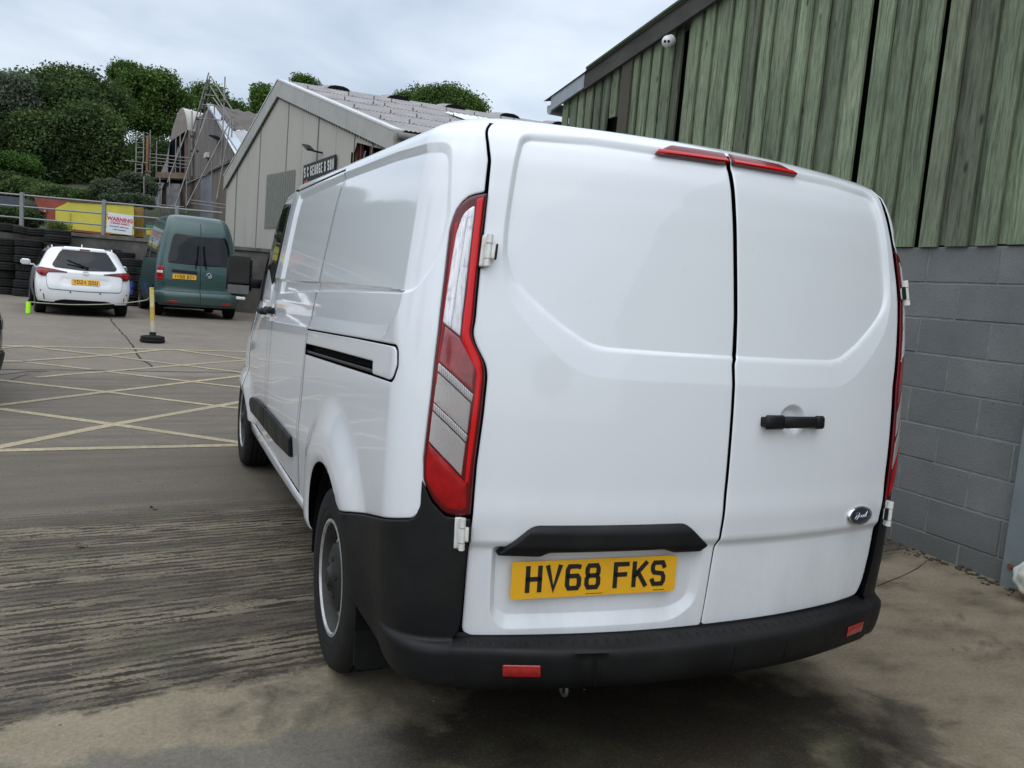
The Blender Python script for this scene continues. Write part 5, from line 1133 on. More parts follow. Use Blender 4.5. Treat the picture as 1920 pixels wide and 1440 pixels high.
# outside the frame but mirrored in the paint
proto = tree(-420, 20, 330, 150, 44, 'large dark tree beyond the left edge of the yard', LEAFD, 12000, .36, seed=22, nb=24)
def copy_thing(o, label):
    c = o.copy(); COL.objects.link(c); c['label'] = label
    for ch in list(o.children): k_ = ch.copy(); COL.objects.link(k_); k_.parent = c
    return c
for (x, y, z, s, lab) in ((-34, 14, 1, 1.1, 'broad dark tree far left of the yard'), (-30, -4, 0, .9, 'dark tree left of the camera across the yard'), (-14, -42, 0, .9, 'dark tree across the yard behind the camera'), (6, -48, 0, .7, 'smaller dark tree behind the camera')):
    c = copy_thing(proto, lab); c.location = (x, y, z-.5); c.scale = (s, s, s); c.rotation_euler = (0, 0, rt.uniform(0, 6))
def bush(px, py, half, hh, d, lab, mat, n, size=.12, seed=0, nb=10, name='bush'):
    c = at(px, py, d); R_ = half/F*d; H_ = hh/F*d; r = random.Random(seed); B = []
    for i in range(nb*2): br = H_*r.uniform(.18, .45); q = r.uniform(-1, 1)*max(.05, 1-br*1.25/R_); zc_ = r.uniform(-.5, .4)*H_*(1-abs(q)*.5); k9 = q; br *= 1-.35*abs(q); dd_ = r.uniform(-.5, .5); B.append((q*R_*RH.x+dd_*FH.x, q*R_*RH.y+dd_*FH.y, zc_*(1-.6*abs(q)**2)+H_*(.95-.25*abs(q)), br*1.25, br, br*.85))
    e = empty(name, (c.x, c.y, c.z-H_), 0, lab, 'bush', 'bushes on the bank behind the railing'); leafcloud('foliage', B, n, size, mat, e, seed, spread=.12); limbs('stem', (0, 0, -H_*.3), (0, 0, H_*.8), .012, [], e, seed); return e
bush(26, 300, 46, 26, 37, 'bright green bush low at the left edge below the dark trees', LEAFB, 6500, .13, 31)
bush(6, 345, 60, 32, 36, 'dark undergrowth bush at the left edge above the railing', LEAFD, 7000, .14, 32)
bush(108, 362, 55, 20, 35, 'ivy-green bank of bushes behind the left part of the yellow container', LEAFD, 8000, .12, 33, 14)
bush(168, 366, 40, 15, 34.5, 'lower ivy-green bush sloping down behind the middle of the yellow container', LEAFM, 5000, .11, 41, 10)
bush(62, 352, 60, 22, 36, 'low green bushes left of the ivy bank', LEAFD, 8000, .12, 34, 12)
bush(206, 352, 26, 24, 34, 'grey-green willow bush right of the ivy bank', LEAFG, 7000, .12, 35, 10)
bush(258, 345, 30, 30, 35, 'tall grey-green bush behind the ladders', LEAFG, 8500, .13, 36, 12)
bush(250, 375, 46, 14, 33, 'low grey-green scrub right behind the yellow container', LEAFG, 5000, .11, 37, 10)
bush(40, 405, 52, 24, 30, 'dark weeds growing behind the railing by the red skip', LEAFD, 7000, .10, 38, 12)
bush(-30, 400, 60, 26, 30, 'dark weeds behind the railing beyond the left edge', LEAFD, 5000, .11, 39, 12)
bush(111, 425, 8, 6, 26.6, 'small weed tuft growing on the wall in front of the yellow container', LEAFM, 900, .05, 40, 5)
# ------------------------------------------------------------------ old workshop with scaffolding
wd_ = Vector((math.sin(RAD(-7.3)), math.cos(RAD(-7.3)), 0)); wn = Vector((wd_.y, -wd_.x, 0)); WP = at(433, 303, 33)
ow = empty('old_workshop', tuple(loc(lat(390, 37), 37, 0)), 0, 'old brown and grey sheeted workshop with steep gable behind the scaffolding', 'workshop')
def adopt(o, par): o.parent = par; o.matrix_parent_inverse = Matrix.Translation(par.location).inverted(); return o
def wpl(px, py, off=0): return ray_plane(px, py, WP+wn*off, wn)
def sheet(name, pts, th, mat, par, off=0):
    P = [wpl(x, y, off) for x, y in pts]; n = len(P); mb = MB(); mb.add(P+[p+wn*th for p in P], [tuple(range(n)), tuple(reversed(range(n, 2*n)))]+[(i, (i+1) % n, n+(i+1) % n, n+i) for i in range(n)]); return adopt(mb.build(name, mat), par)
MT['asb'] = simple('weathered_sheet', (.165, .150, .140), .9, var=.25, scale=2.2, bumpd=.01, bscale=10, streak=(1, 1, .25)); MT['asb2'] = simple('weathered_sheet_brown', (.150, .120, .095), .9, var=.3, scale=2, streak=(1, 1, .25)); MT['blugrey'] = simple('blue_grey_sheet', (.205, .215, .25), .8, var=.2, scale=3)
topf = lambda x: np.interp(x, [346, 391, 437], [248, 203, 286]); midf = lambda x: np.interp(x, [346, 433, 437], [345, 303, 301])
xsn = [346, 356, 366, 376, 386, 391.5, 399, 408, 418, 428, 437]; rw_ = random.Random(2)
for a, b in zip(xsn, xsn[1:]):
    b2 = b-.35; sheet('wall_sheet', [(a, topf(a)), (b2, topf(b2)), (b2, midf(b2)), (a, midf(a))], .04, MT['asb'], ow, rw_.uniform(0, .02))
    sheet('lower_wall_sheet', [(a, midf(a)+1), (b2, midf(b2)+1), (b2, 430), (a, 430)], .04, MT['blugrey'] if 370 < a < 392 else MT['asb2'], ow, .03+rw_.uniform(0, .02))
sheet('backing', [(345, 249), (391, 204), (438, 288), (438, 440), (345, 440)], .05, MT['gap'], ow, .10)
sheet('rail_band', [(345, 345), (437, 301.5), (437, 303.5), (345, 347.5)], .03, MT['gap'], ow, -.03)
sheet('wall_lamp', [(382, 288), (386, 285), (386, 294), (382, 297)], .15, simple('lamp_white', (.6, .6, .58), .5), ow, -.15)
sheet('bracket', [(392, 252), (404, 258), (404, 261), (392, 255)], .3, MT['gap'], ow, -.3)
# roof: verge, then corrugated sheets running away from the gable
A_, B_ = wpl(391.5, 199), wpl(450, 287)
mb = MB(); dn = Vector((0, 0, -.42)); q = [A_-wn*.1, B_-wn*.1, B_+wn*.25, A_+wn*.25]; mb.add([*q, *[v+Vector((0, 0, .10)) for v in q]], [(0, 1, 2, 3), (7, 6, 5, 4), (0, 4, 5, 1), (1, 5, 6, 2), (2, 6, 7, 3), (3, 7, 4, 0)]); adopt(mb.build('verge', simple('verge_metal', (.42, .46, .52), .5, .2, var=.1)), ow)
def corrugated(name, A, B, dirv, length, mat, par, pitch=.35, amp=.05, up=Vector((0, 0, .02)), n_=None):
    n = int(length/pitch)*2; V = []; nn = (B-A).cross(dirv).normalized(); nn = nn if nn.z > 0 else -nn
    for i in range(n+1): p = dirv*(i*pitch/2)+nn*(amp if i % 2 else 0)+up; V += [A+p, B+p]
    mb = MB(); mb.add(V, [(2*i, 2*i+1, 2*i+3, 2*i+2) for i in range(n)]); return adopt(mb.build(name, mat), par)
mid = A_.lerp(B_, .52)
corrugated('roof_sheeting', A_, mid, wn, 13, simple('brown_roof', (.10, .085, .075), .9, var=.35, scale=1.5), ow, .5, .09)
corrugated('roof_sheeting', mid, B_, wn, 13, simple('pale_roof', (.33, .34, .35), .7, var=.2, scale=1.5), ow, .5, .09, up=Vector((0, 0, -.02)))
# barrel-roofed hoist head on the left
hp = [(319.5, 265), (321, 252), (326, 232), (332, 214), (337, 205), (341, 202.5), (345, 206), (349, 219), (351, 236), (351, 244), (346, 247)]
dH = 39.5; o = pxprism('hoist_face', hp, dH, .12, simple('hoist_face', (.20, .175, .155), .85, var=.25, scale=2), ow)
P = [at(x, y, dH) for x, y in hp[4:10]]; V = []
ex = RH*2.0+FH*2.6
for p in P: V += [p+Vector((0, 0, .02)), p+ex*.62+Vector((0, 0, -.02))]
mb = MB(); mb.add(V, [(2*i, 2*i+1, 2*i+3, 2*i+2) for i in range(len(P)-1)], True); adopt(mb.build('hoist_roof', simple('cream_roof', (.50, .48, .44), .7, var=.12, scale=2)), ow)
pxprism('hoist_opening', [(319, 266), (346, 247.5), (346, 328), (313, 322)], dH+.5, .3, MT['gap'], ow)
pxprism('door_post', [(346, 247), (353, 243), (353, 345), (346, 345)], dH+.3, .4, simple('rusty_brown', (.13, .08, .07), .85, var=.35, scale=3), ow)
pxprism('side_wall', [(318, 268), (315, 284), (311, 302), (303, 320), (291, 343), (281, 370), (280, 392), (302, 394), (304, 352), (314, 332)], dH+.2, .4, simple('curved_grey', (.20, .20, .22), .8, var=.15, scale=2), ow)
pxprism('lower_wall', [(300, 340), (350, 340), (350, 420), (300, 420)], dH+.6, .3, simple('lower_rust', (.12, .085, .07), .9, var=.5, scale=2.5), ow)
pxprism('grey_panel', [(312, 352), (338, 330), (338, 400), (312, 400)], dH+.35, .1, simple('lower_grey', (.16, .16, .17), .85, var=.4, scale=3), ow)
# scaffolding
sf = empty('scaffolding', tuple(loc(lat(340, 36), 36, 0)), 0, 'tall steel tube scaffolding with boarded platform round the old workshop', 'scaffolding')
MT['tube'] = simple('scaffold_tube', (.22, .21, .20), .55, .4, var=.3, scale=3)
def pole(pts, d=36, r=.03, nm='pole', m_='tube', d2=None):
    a, b = pts; mb = MB(); mb.tube(at(*a, d), at(*b, d2 or d), r, 6); return adopt(mb.build(nm, MT[m_] if isinstance(m_, str) else m_), sf)
for pts, d, d2 in [(((391.5, 136), (362, 242)), 35.5, 36), (((394, 142), (368, 243)), 35.8, 36.4), (((397, 160), (375, 240)), 36, 36.8), (((395, 143), (438, 210)), 35.5, 34.5), (((394, 161), (432, 224)), 35.6, 34.6), (((399, 183), (440, 236)), 36, 35),
  (((422, 144), (419, 222)), 34.6, 34.6), (((395, 192), (328, 388)), 34.5, 33.5), (((433, 224), (350, 386)), 33.2, 32.6), (((433, 225), (406, 374)), 33, 32.6), (((420, 200), (414, 310)), 33.6, 33.4), (((436, 224), (434, 262)), 33.1, 33),
  (((360, 208), (360, 330)), 36.4, 36.4), (((338, 246), (338, 326)), 37, 37), (((330, 258), (329, 324)), 37.6, 37.6), (((350, 245), (314, 342)), 36.8, 36), (((335, 276), (324, 322)), 37.2, 37.2), (((282, 244), (280.5, 380)), 36.5, 36.5), (((294, 265), (293, 325)), 37.4, 37.4), (((270, 331), (270, 415)), 34, 34), (((279, 324), (278, 380)), 36.2, 36.2),
  (((402, 196), (402, 262)), 35.6, 35.6), (((366, 262), (367, 288)), 35.8, 35.8), (((350, 330), (349, 400)), 35, 35), (((318, 330), (317, 410)), 35.5, 35.5), (((300, 330), (300, 410)), 36.5, 36.5), (((398, 300), (396, 385)), 34, 34)]: pole(pts, d, .027, d2=d2)
for pts, d, d2 in [(((234, 301), (277, 306)), 36, 36.2), (((280, 288), (362, 297)), 36.5, 36.4), (((281, 295), (356, 303)), 36.5, 36.4), (((280, 301), (352, 309)), 36.4, 36.4), (((281, 309), (352, 315)), 37.2, 37.1), (((357, 375), (424, 384)), 33, 32), (((358, 381), (424, 391)), 33, 32), (((300, 384), (345, 388)), 34, 34), (((384, 178), (409, 180)), 35.6, 35.6), (((378, 196), (418, 199)), 35.4, 35.4), (((372, 222), (430, 226)), 35.4, 34.6), (((395, 320), (430, 300)), 33.6, 33.2), (((350, 344), (390, 326)), 33.8, 33.4)]: pole(pts, d, .023, 'ledger', d2=d2)
orm = simple('orange_brown_board', (.27, .12, .06), .8, var=.3); pole(((277, 255), (275, 336)), 36.3, .05, 'standard_pole', orm)
for x, y in ((391, 152), (387, 168), (382, 186), (378, 203), (421, 190), (433, 226), (437, 243), (435, 262), (360, 255), (360, 282), (369, 283), (370, 222), (405, 170), (416, 190), (281, 296), (281, 323), (338, 297), (276, 322), (350, 384), (418, 222)):
    mb = MB(); c = at(x, y, 34.3 if x > 400 else 35.9); mb.bbox(c, (.15, .12, .13), .03); adopt(mb.build('clamp', simple('clamp_dark', (.09, .07, .06), .7) if 'clamp_dark' not in bpy.data.materials else bpy.data.materials['clamp_dark']), sf)
plk = simple('scaffold_board', (.17, .125, .085), .85, var=.3, scale=3)
pxprism('toe_board', [(292, 322), (352, 324), (352, 335), (290, 333)], 36.6, .05, plk, sf)
for i in range(5):
    P = [at(281+i*1.5, 334, 36.8+i*.25), at(351, 337.5, 36.8+i*.25)]; mb = MB(); a, b = P; w_ = FH*.22; h_ = Vector((0, 0, .04)); mb.add([a, b, b+w_, a+w_, a+h_, b+h_, b+w_+h_, a+w_+h_], [(0, 1, 2, 3), (7, 6, 5, 4), (0, 4, 5, 1), (1, 5, 6, 2), (2, 6, 7, 3), (3, 7, 4, 0)]); adopt(mb.build('platform_board', plk), sf)
mb = MB()
pxprism('platform_shade', [(282, 335.5), (350, 338.5), (346, 342), (314, 341), (300, 339), (284, 339)], 37.2, .8, MT['gap'], sf)  # near-black slab painted as the shade beneath the platform boards
def ladder(x0, x1, y0, y1, d, lab, step=8.9):
    e = empty('ladder', tuple(at((x0+x1)/2, y1, d)), 0, lab, 'ladder')
    for x in (x0, x1): mb = MB(); mb.tube(at(x, y0, d), at(x-(y1-y0)*.012, y1, d), .028, 6); adopt(mb.build('stile', MT['tube']), e)
    y = y0+3
    while y < y1-1: mb = MB(); mb.tube(at(x0-(y-y0)*.012, y, d), at(x1-(y-y0)*.012, y, d), .018, 5); adopt(mb.build('rung', MT['tube']), e); y += step
ladder(255.8, 269.5, 247, 304, 35.8, 'upper aluminium ladder standing above the yellow container, left of the platform'); ladder(254.5, 267, 306, 392, 35.4, 'lower ladder half hidden in the bushes below the upper ladder', 7.5)
# ------------------------------------------------------------------ grey corrugated shed with the sign
SP1 = at(740, 262, 18.0); gd = Vector((-.20782, .97817, 0)); gn = Vector((-gd.y, gd.x, 0))*-1     # gn points into the building (to the right)
gn = Vector((.97817, .20782, 0))
def sp_(px, py, off=0): return ray_plane(px, py, SP1+gn*off, gn)
def sc_of(v): return (v-SP1).dot(gd), v.z
sh = empty('corrugated_shed', tuple(SP1-Vector((0, 0, SP1.z))), 0, 'pale grey corrugated gabled shed with a cement sheet roof behind the van', 'shed')
def shl(s, z, off=0): return SP1+gd*s+gn*off+Vector((0, 0, z-SP1.z))
sA, zA = sc_of(sp_(527, 148)); sL, zL = sc_of(sp_(427, 330)); sR, zR = 0.0, 4.493
zA -= .20; zL -= .12; zR += .06
def gabz(s): return np.interp(s, [sR-.5, sA, sL+.5], [zR-.5*(zA-zR)/sA, zA, zL-.5*(zA-zL)/(sL-sA)])
MT['shed'] = simple('pale_grey_sheet', (.365, .352, .315), .55, var=.05, scale=1.2, bumpd=0, streak=(1, 1, .3))
# fine corrugation, in sheets; each sheet is a part
bx = [0.0, 1.05, 2.05, 3.2, 4.35, 5.5, 6.6, 7.7, 8.9, 10.05, 11.1, sL]
zb_of = lambda s: 1.86
for a, b in zip(bx, bx[1:]):
    P = []; p_ = .10; s = a+.004; i = 0; V = []
    while s < b-.002:
        h_ = .018 if i % 2 else 0; zb = 1.86
        if s < 2.25: zb = 4.40 if s > 2.0 else float(np.interp(s, [0, .6, 2.0], [4.20, 4.34, 4.62]))    # torn-away lower edge
        V += [shl(s, zb+(.02 if i % 2 else 0), -h_), shl(s, gabz(s)-.04, -h_)]; s += p_/2; i += 1
    V += [shl(b-.004, V[-2].z), shl(b-.004, gabz(b)-.04)]
    mb = MB(); mb.add(V, [(2*i, 2*i+1, 2*i+3, 2*i+2) for i in range(len(V)//2-1)]); adopt(mb.build('cladding_sheet', MT['shed']), sh)
    if a > 1 and a not in (1.05, 3.2, 5.5, 7.7, 10.05): continue
    mb = MB(); mb.box(-.006, .006, -.006, .006, 0, 1); v = shl(b, 1.9, -.022); mb = MB(); mb.tube(v, shl(b, gabz(b)-.2, -.022), .012, 4); adopt(mb.build('sheet_joint', simple('joint', (.24, .235, .21), .7) if 'joint' not in bpy.data.materials else bpy.data.materials['joint']), sh)
# interior dark behind the hole, with rusty frames, and the brick plinth
mb = MB(); mb.add([shl(-.1, 0, .5), shl(3.2, 0, .5), shl(3.2, 5.0, .5), shl(-.1, 4.4, .5)], [(0, 1, 2, 3)]); adopt(mb.build('interior', MT['gap']), sh)
rr1 = simple('rusty_frame', (.10, .03, .022), .85, var=.4)
for a, b in ((.35, .42), (1.25, 1.34), (1.8, 1.86), (2.02, 2.12)): mb = MB(); mb.add([shl(a, 0, .05), shl(b, 0, .05), shl(b, 4.7, .05), shl(a, 4.7, .05), shl(a, 0, .12), shl(b, 0, .12), shl(b, 4.7, .12), shl(a, 4.7, .12)], [(3, 2, 1, 0), (4, 5, 6, 7), (0, 1, 5, 4), (2, 3, 7, 6), (0, 4, 7, 3), (1, 2, 6, 5)]); adopt(mb.build('steel_frame', rr1), sh)
mb = MB(); mb.add([shl(1.5, 4.4, .04), shl(1.58, 4.4, .04), shl(2.0, 3.4, .04), shl(1.92, 3.4, .04)], [(0, 1, 2, 3)]); adopt(mb.build('hanging_strip', simple('strip_grey', (.12, .12, .12), .6)), sh)
MT['brick'] = simple('plinth_brick', (.125, .075, .062), .9, var=.35, scale=3, bumpd=.004, bscale=30)
rp = random.Random(4)
mb = MB(); mb.add([shl(2.2, 0, .06), shl(sL, 0, .06), shl(sL, 1.86, .06), shl(2.2, 1.86, .06)], [(0, 1, 2, 3)]); adopt(mb.build('plinth_mortar', simple('plinth_mortar', (.16, .15, .14), .95)), sh)
for ci in range(9):
    s = 7.6+(ci % 2)*.22; z = 1.83-.2*(ci+1)
    while s < sL-.2:
        b = min(s+.42, sL); mb = MB(); V = [shl(s, z, .035), shl(b, z, .035), shl(b, z+.185, .035), shl(s, z+.185, .035), shl(s, z, .09), shl(b, z, .09), shl(b, z+.185, .09), shl(s, z+.185, .09)]
        mb.add(V, [(3, 2, 1, 0), (0, 1, 5, 4), (2, 3, 7, 6), (0, 4, 7, 3), (1, 2, 6, 5)]); adopt(mb.build('plinth_block', MT['brick']), sh); s += .44
# louvred translucent sheet panel
for i in range(13):
    a = 5.83+i*.18; ztop = 4.26; mb = MB(); V = [shl(a, 2.70, -.03), shl(a+.10, 2.70, -.05), shl(a+.10, ztop, -.05), shl(a, ztop, -.03), shl(a+.17, 2.70, -.024), shl(a+.17, ztop, -.024)]
    mb.add(V, [(0, 1, 2, 3), (1, 4, 5, 2)]); adopt(mb.build('rooflight_rib', simple('grey_green_sheet', (.17, .18, .155), .6, var=.15) if 'grey_green_sheet' not in bpy.data.materials else bpy.data.materials['grey_green_sheet']), sh)
# verge flashings down both slopes
MT['verge2'] = simple('verge_grey', (.36, .355, .33), .5, .15, var=.12, scale=2)
def verge(a, b, nm='verge_flashing'):
    V = []
    for s in (a, b):
        z = gabz(s); V += [shl(s, z-.30, -.10), shl(s, z+.14, -.10), shl(s, z+.16, .14), shl(s, z+.02, .14), shl(s, z-.30, -.06)]
    mb = MB(); mb.add(V, [(i, (i+1) % 5, (i+1) % 5+5, i+5) for i in range(5)]+[(0, 1, 2, 3, 4), (9, 8, 7, 6, 5)]); adopt(mb.build(nm, MT['verge2']), sh)
for a, b in ((-.12, 2.4), (2.41, 4.9), (4.91, sA), (sA+.003, 9.6), (9.61, sL+.1)): verge(a, b)
mb = MB(); 
for a, b in ((-.12, sA), (sA+.003, sL+.1)):
    mb = MB(); P = []
    for s in (a, b): z = gabz(s); P += [shl(s, z+.145, -.115), shl(s, z+.19, -.115), shl(s, z+.19, .16), shl(s, z+.165, .16)]
    mb.add(P, [(0, 1, 5, 4), (1, 2, 6, 5), (2, 3, 7, 6), (0, 1, 2, 3), (4, 5, 6, 7)]); adopt(mb.build('verge_cap', simple('cap_light', (.55, .56, .55), .45) if 'cap_light' not in bpy.data.materials else bpy.data.materials['cap_light']), sh)
# drip fringe of sheet ends below the verge
mb = MB(); s = .2
while s < sL-.1:
    z = gabz(s)-.30; V = [shl(s, z+.02, -.045), shl(s+.06, z+.02+.0, -.045), shl(s+.05, z-.06, -.045), shl(s+.01, z-.06, -.045)]; mb.add(V, [(0, 1, 2, 3)]); s += .16
f_ = adopt(mb.build('sheet_ends', MT['gap']), sh); f_['kind'] = 'stuff'
# roof: direction through the visible far end of the ridge
apx = shl(sA, zA+.16); rp_ = ray_plane(935, 216, (0, 0, apx.z), (0, 0, 1)); rdir = (rp_-apx); rdir.z = 0; RL = rdir.length; rdir.normalize()
eav = shl(-.12, gabz(-.12)+.16); MT['roofc'] = simple('lichen_cement', (.275, .262, .258), .93, var=.25, scale=2.5, bumpd=.006, bscale=40)
NR = 5; LEN = max(RL+6, 20)
for k_ in range(NR):
    t0, t1 = k_/NR, (k_+1)/NR+.015; A1 = apx.lerp(eav, t0); B1 = apx.lerp(eav, min(t1, 1)); up = Vector((0, 0, .035*(1-0)))
    n = int(LEN/.05); V = []
    for i in range(n+1):
        h_ = .022 if i % 2 else 0; V += [A1+rdir*(i*.05+.14)+Vector((0, 0, h_+.0)), B1+rdir*(i*.05+.14)+Vector((0, 0, h_+.012))]
    mb = MB(); mb.add(V, [(2*i, 2*i+1, 2*i+3, 2*i+2) for i in range(n)], False); adopt(mb.build('roof_course', MT['roofc']), sh)
    if k_ > 0:
        mb = MB(); rr2 = random.Random(k_)
        for i in range(int(LEN/.75)): p = A1+rdir*(i*.75+.4+rr2.uniform(-.25, .25))+Vector((0, 0, .09)); mb.bbox(p-Vector((0, 0, .02)), (.035, .035, .09), .01); mb.bbox(p+rdir*.1-Vector((0, 0, .07)), (.09, .05, .03), .01)
        adopt(mb.build('hook_bolts', simple('lichen_dark', (.15, .14, .135), .9) if 'lichen_dark' not in bpy.data.materials else bpy.data.materials['lichen_dark']), sh)['kind'] = 'stuff'
far = shl(sL+.1, gabz(sL+.1)+.14); mb = MB(); mb.add([apx, far, far+rdir*LEN, apx+rdir*LEN], [(0, 1, 2, 3)]); adopt(mb.build('roof_back', MT['roofc']), sh)
for k_ in range(7):                                            # ridge ventilator cowls
    p = apx+rdir*(1.5+k_*1.75); V = []; nseg = 8
    mb = MB()
    for j, (wl, h_) in enumerate(((-.34, 0), (-.26, .07), (-.12, .11), (.12, .11), (.26, .07), (.34, 0))):
        V += [p+rdir*wl+(eav-apx).normalized()*.38+Vector((0, 0, h_+.03)), p+rdir*wl-(eav-apx).normalized()*.25+Vector((0, 0, h_-.05))]
    mb.add(V, [(2*i, 2*i+1, 2*i+3, 2*i+2) for i in range(5)], True); adopt(mb.build('ridge_cowl', MT['roofc']), sh)
    mb = MB(); mb.add([V[0], V[2], V[4], V[6], V[8], V[10]], [(0, 1, 2, 3, 4, 5)]); adopt(mb.build('cowl_opening', MT['gap']), sh)
# pale rooflight strip set in the third course
A1 = apx.lerp(eav, .33); B1 = apx.lerp(eav, .50); V = []
for i in range(44): h_ = .065+(.035 if i % 2 else 0); V += [A1+rdir*(3.6+i*.09)+Vector((0, 0, h_)), B1+rdir*(3.6+i*.09)+Vector((0, 0, h_))]
mb = MB(); mb.add(V, [(2*i, 2*i+1, 2*i+3, 2*i+2) for i in range(43)]); adopt(mb.build('rooflight', simple('rooflight_white', (.66, .70, .72), .4, var=.08)), sh)
# eaves gutter, side wall
mb = MB(); g0 = eav+Vector((0, 0, -.13))-gn*0+gd*-.10; mb.tube(g0-gn*.05, g0+rdir*LEN, .085, 12); adopt(mb.build('gutter', simple('old_gutter', (.14, .14, .13), .6, var=.3, scale=6)), sh)
for k_ in range(10): mb = MB(); mb.tube(g0+rdir*(.4+k_*1.8), g0+rdir*(.48+k_*1.8), .094, 12); adopt(mb.build('gutter_joint', MT['verge2']), sh)
mb = MB(); e0 = shl(0, 0, .02); mb.add([e0, e0+rdir*LEN, e0+rdir*LEN+Vector((0, 0, 4.35)), e0+Vector((0, 0, 4.35))], [(0, 1, 2, 3)]); adopt(mb.build('side_wall', simple('dark_red_wall', (.08, .035, .03), .9, var=.4, scale=1.5)), sh)
# name sign and its floodlight
sg = empty('shed_sign', tuple(shl(4.0, 4.0, -.06)), 0, 'black sign with white lettering and orange emblem on the grey shed wall', 'sign')
mb = MB(); V = [shl(5.06, 3.40, -.05), shl(2.98, 3.40, -.05), shl(2.98, 4.44, -.05), shl(5.06, 4.32, -.05)]; V = [shl(s_, z_, o_) for o_ in (-.05, -.09) for (s_, z_) in ((5.06, 3.40), (2.98, 3.40), (2.98, 4.42), (5.06, 4.30))]
mb.add(V, [(3, 2, 1, 0), (4, 5, 6, 7), (0, 1, 5, 4), (1, 2, 6, 5), (2, 3, 7, 6), (3, 0, 4, 7)]); adopt(mb.build('board', simple('sign_black', (.012, .013, .013), .4)), sg)
# lettering runs along -gd as read from outside
X_ = -gd; Z_ = Vector((0, 0, 1)); Y_ = X_.cross(Z_)*-1; nrm = -gn
def on_gable(s, z, off): p = shl(s, z, off)-sg.location; return Matrix(((X_.x, 0, nrm.x, p.x), (X_.y, 0, nrm.y, p.y), (0, 1, nrm.z, p.z), (0, 0, 0, 1)))
MT['signwhite'] = simple('sign_lettering', (.72, .72, .70), .5, var=.03)
x_ = -.93; M5 = on_gable(4.03, 4.02, -.094)
for ch in 'S C GEORGE & SON':
    if ch == ' ': x_ += .072; continue
    o = glyph(ch, .118, .25, .040, .004).build('letter', MT['signwhite'], sg); o.matrix_local = M5 @ Matrix(((1, .10, 0, x_), (.05, 1, 0, .05*x_), (0, 0, 1, 0), (0, 0, 0, 1))); x_ += .142
ORG = simple('sign_orange', (.55, .12, .02), .5, var=.1); mb = MB()
for (x_, y_, w_, h_, a_) in ((0, 0, .10, .26, .3), (.12, .03, .10, .22, -.4), (.02, .10, .22, .06, .15), (.05, -.08, .24, .07, -.1), (.16, -.14, .07, .14, .5)):
    mb.bbox((x_, y_, 0), (w_, h_, .006), .002, Matrix.Rotation(a_, 4, 'Z'))
o = mb.build('emblem', ORG, sg); o.matrix_local = on_gable(4.83, 3.76, -.094)
fl = empty('floodlight', tuple(shl(4.25, 4.72, -.05)), 0, 'small black floodlight on a bracket above the black shed sign', 'lamp')
mb = MB(); b0 = shl(3.98, 4.55, 0)-fl.location; b1 = shl(4.05, 4.57, -.25)-fl.location; mb.tube(b0, b1, .025, 6); mb.build('bracket', MT['plastic'], fl)
mb = MB(); Mf = Matrix.Translation(shl(4.25, 4.66, -.30)-fl.location) @ Matrix.Rotation(RAD(12), 4, 'Z') @ Matrix.Rotation(RAD(24), 4, 'X'); mb.bbox((0, 0, 0), (.22, .40, .05), .02, Mf); mb.build('lamp_head', MT['plastic'], fl); mb = MB(); mb.bbox((0, 0, -.033), (.16, .30, .008), .003, Mf); mb.build('lamp_glass', simple('flood_glass', (.13, .12, .09), .3), fl)
# ================================================================== OTHER VEHICLES AND SMALL THINGS
GLY['B'] = [[(0, 0), (0, 1), (.8, 1), (.97, .87), (.97, .66), (.82, .54), (0, .54)], [(.82, .54), (1, .4), (1, .14), (.84, 0), (0, 0)]]
def plate_on(surf, u, z, txt, parent, off, w=.52, tiltx=0):
    mb = MB(); mb.prism(rpoly([(-w/2, -.056), (w/2, -.056), (w/2, .056), (-w/2, .056)], .01, 3), .006); pl = mb.build('number_plate', MT['plate'], parent); pl.matrix_local = surf_frame(surf, u, z, off)
    x = -.222
    for ch in txt:
        if ch == ' ': x += .032; continue
        g = glyph(ch, .050, .079, .013, .001).build('character', MT['platetext'], pl); g.matrix_local = Matrix.Translation((x, -.0395, .0062)); x += .0605
    return pl
ES = Surf([[.18,.78],[.30,.85],[.45,.885],[.62,.900],[.80,.890],[.92,.868],[1.0,.83],[1.15,.755],[1.28,.69],[1.36,.63],[1.40,.56],[1.43,.42],[1.445,.2],[1.45,.0]],
          [[.18,.10],[.30,.03],[.45,.0],[.60,.0],[.75,.03],[.88,.06],[.98,.12],[1.1,.24],[1.22,.34],[1.32,.40],[1.37,.42],[1.40,.46],[1.43,.75],[1.445,1.1],[1.45,1.5]],
          .56, .10, .90, 4.6, ([0,2.5,3.3,3.9,4.2,4.4,4.6],[1,1,.98,.92,.82,.65,.4]), ([0,2.5,2.8,3.4,3.9,4.3,4.6],[1,1,.94,.66,.60,.48,.3]), base=.30, blend=1.2)
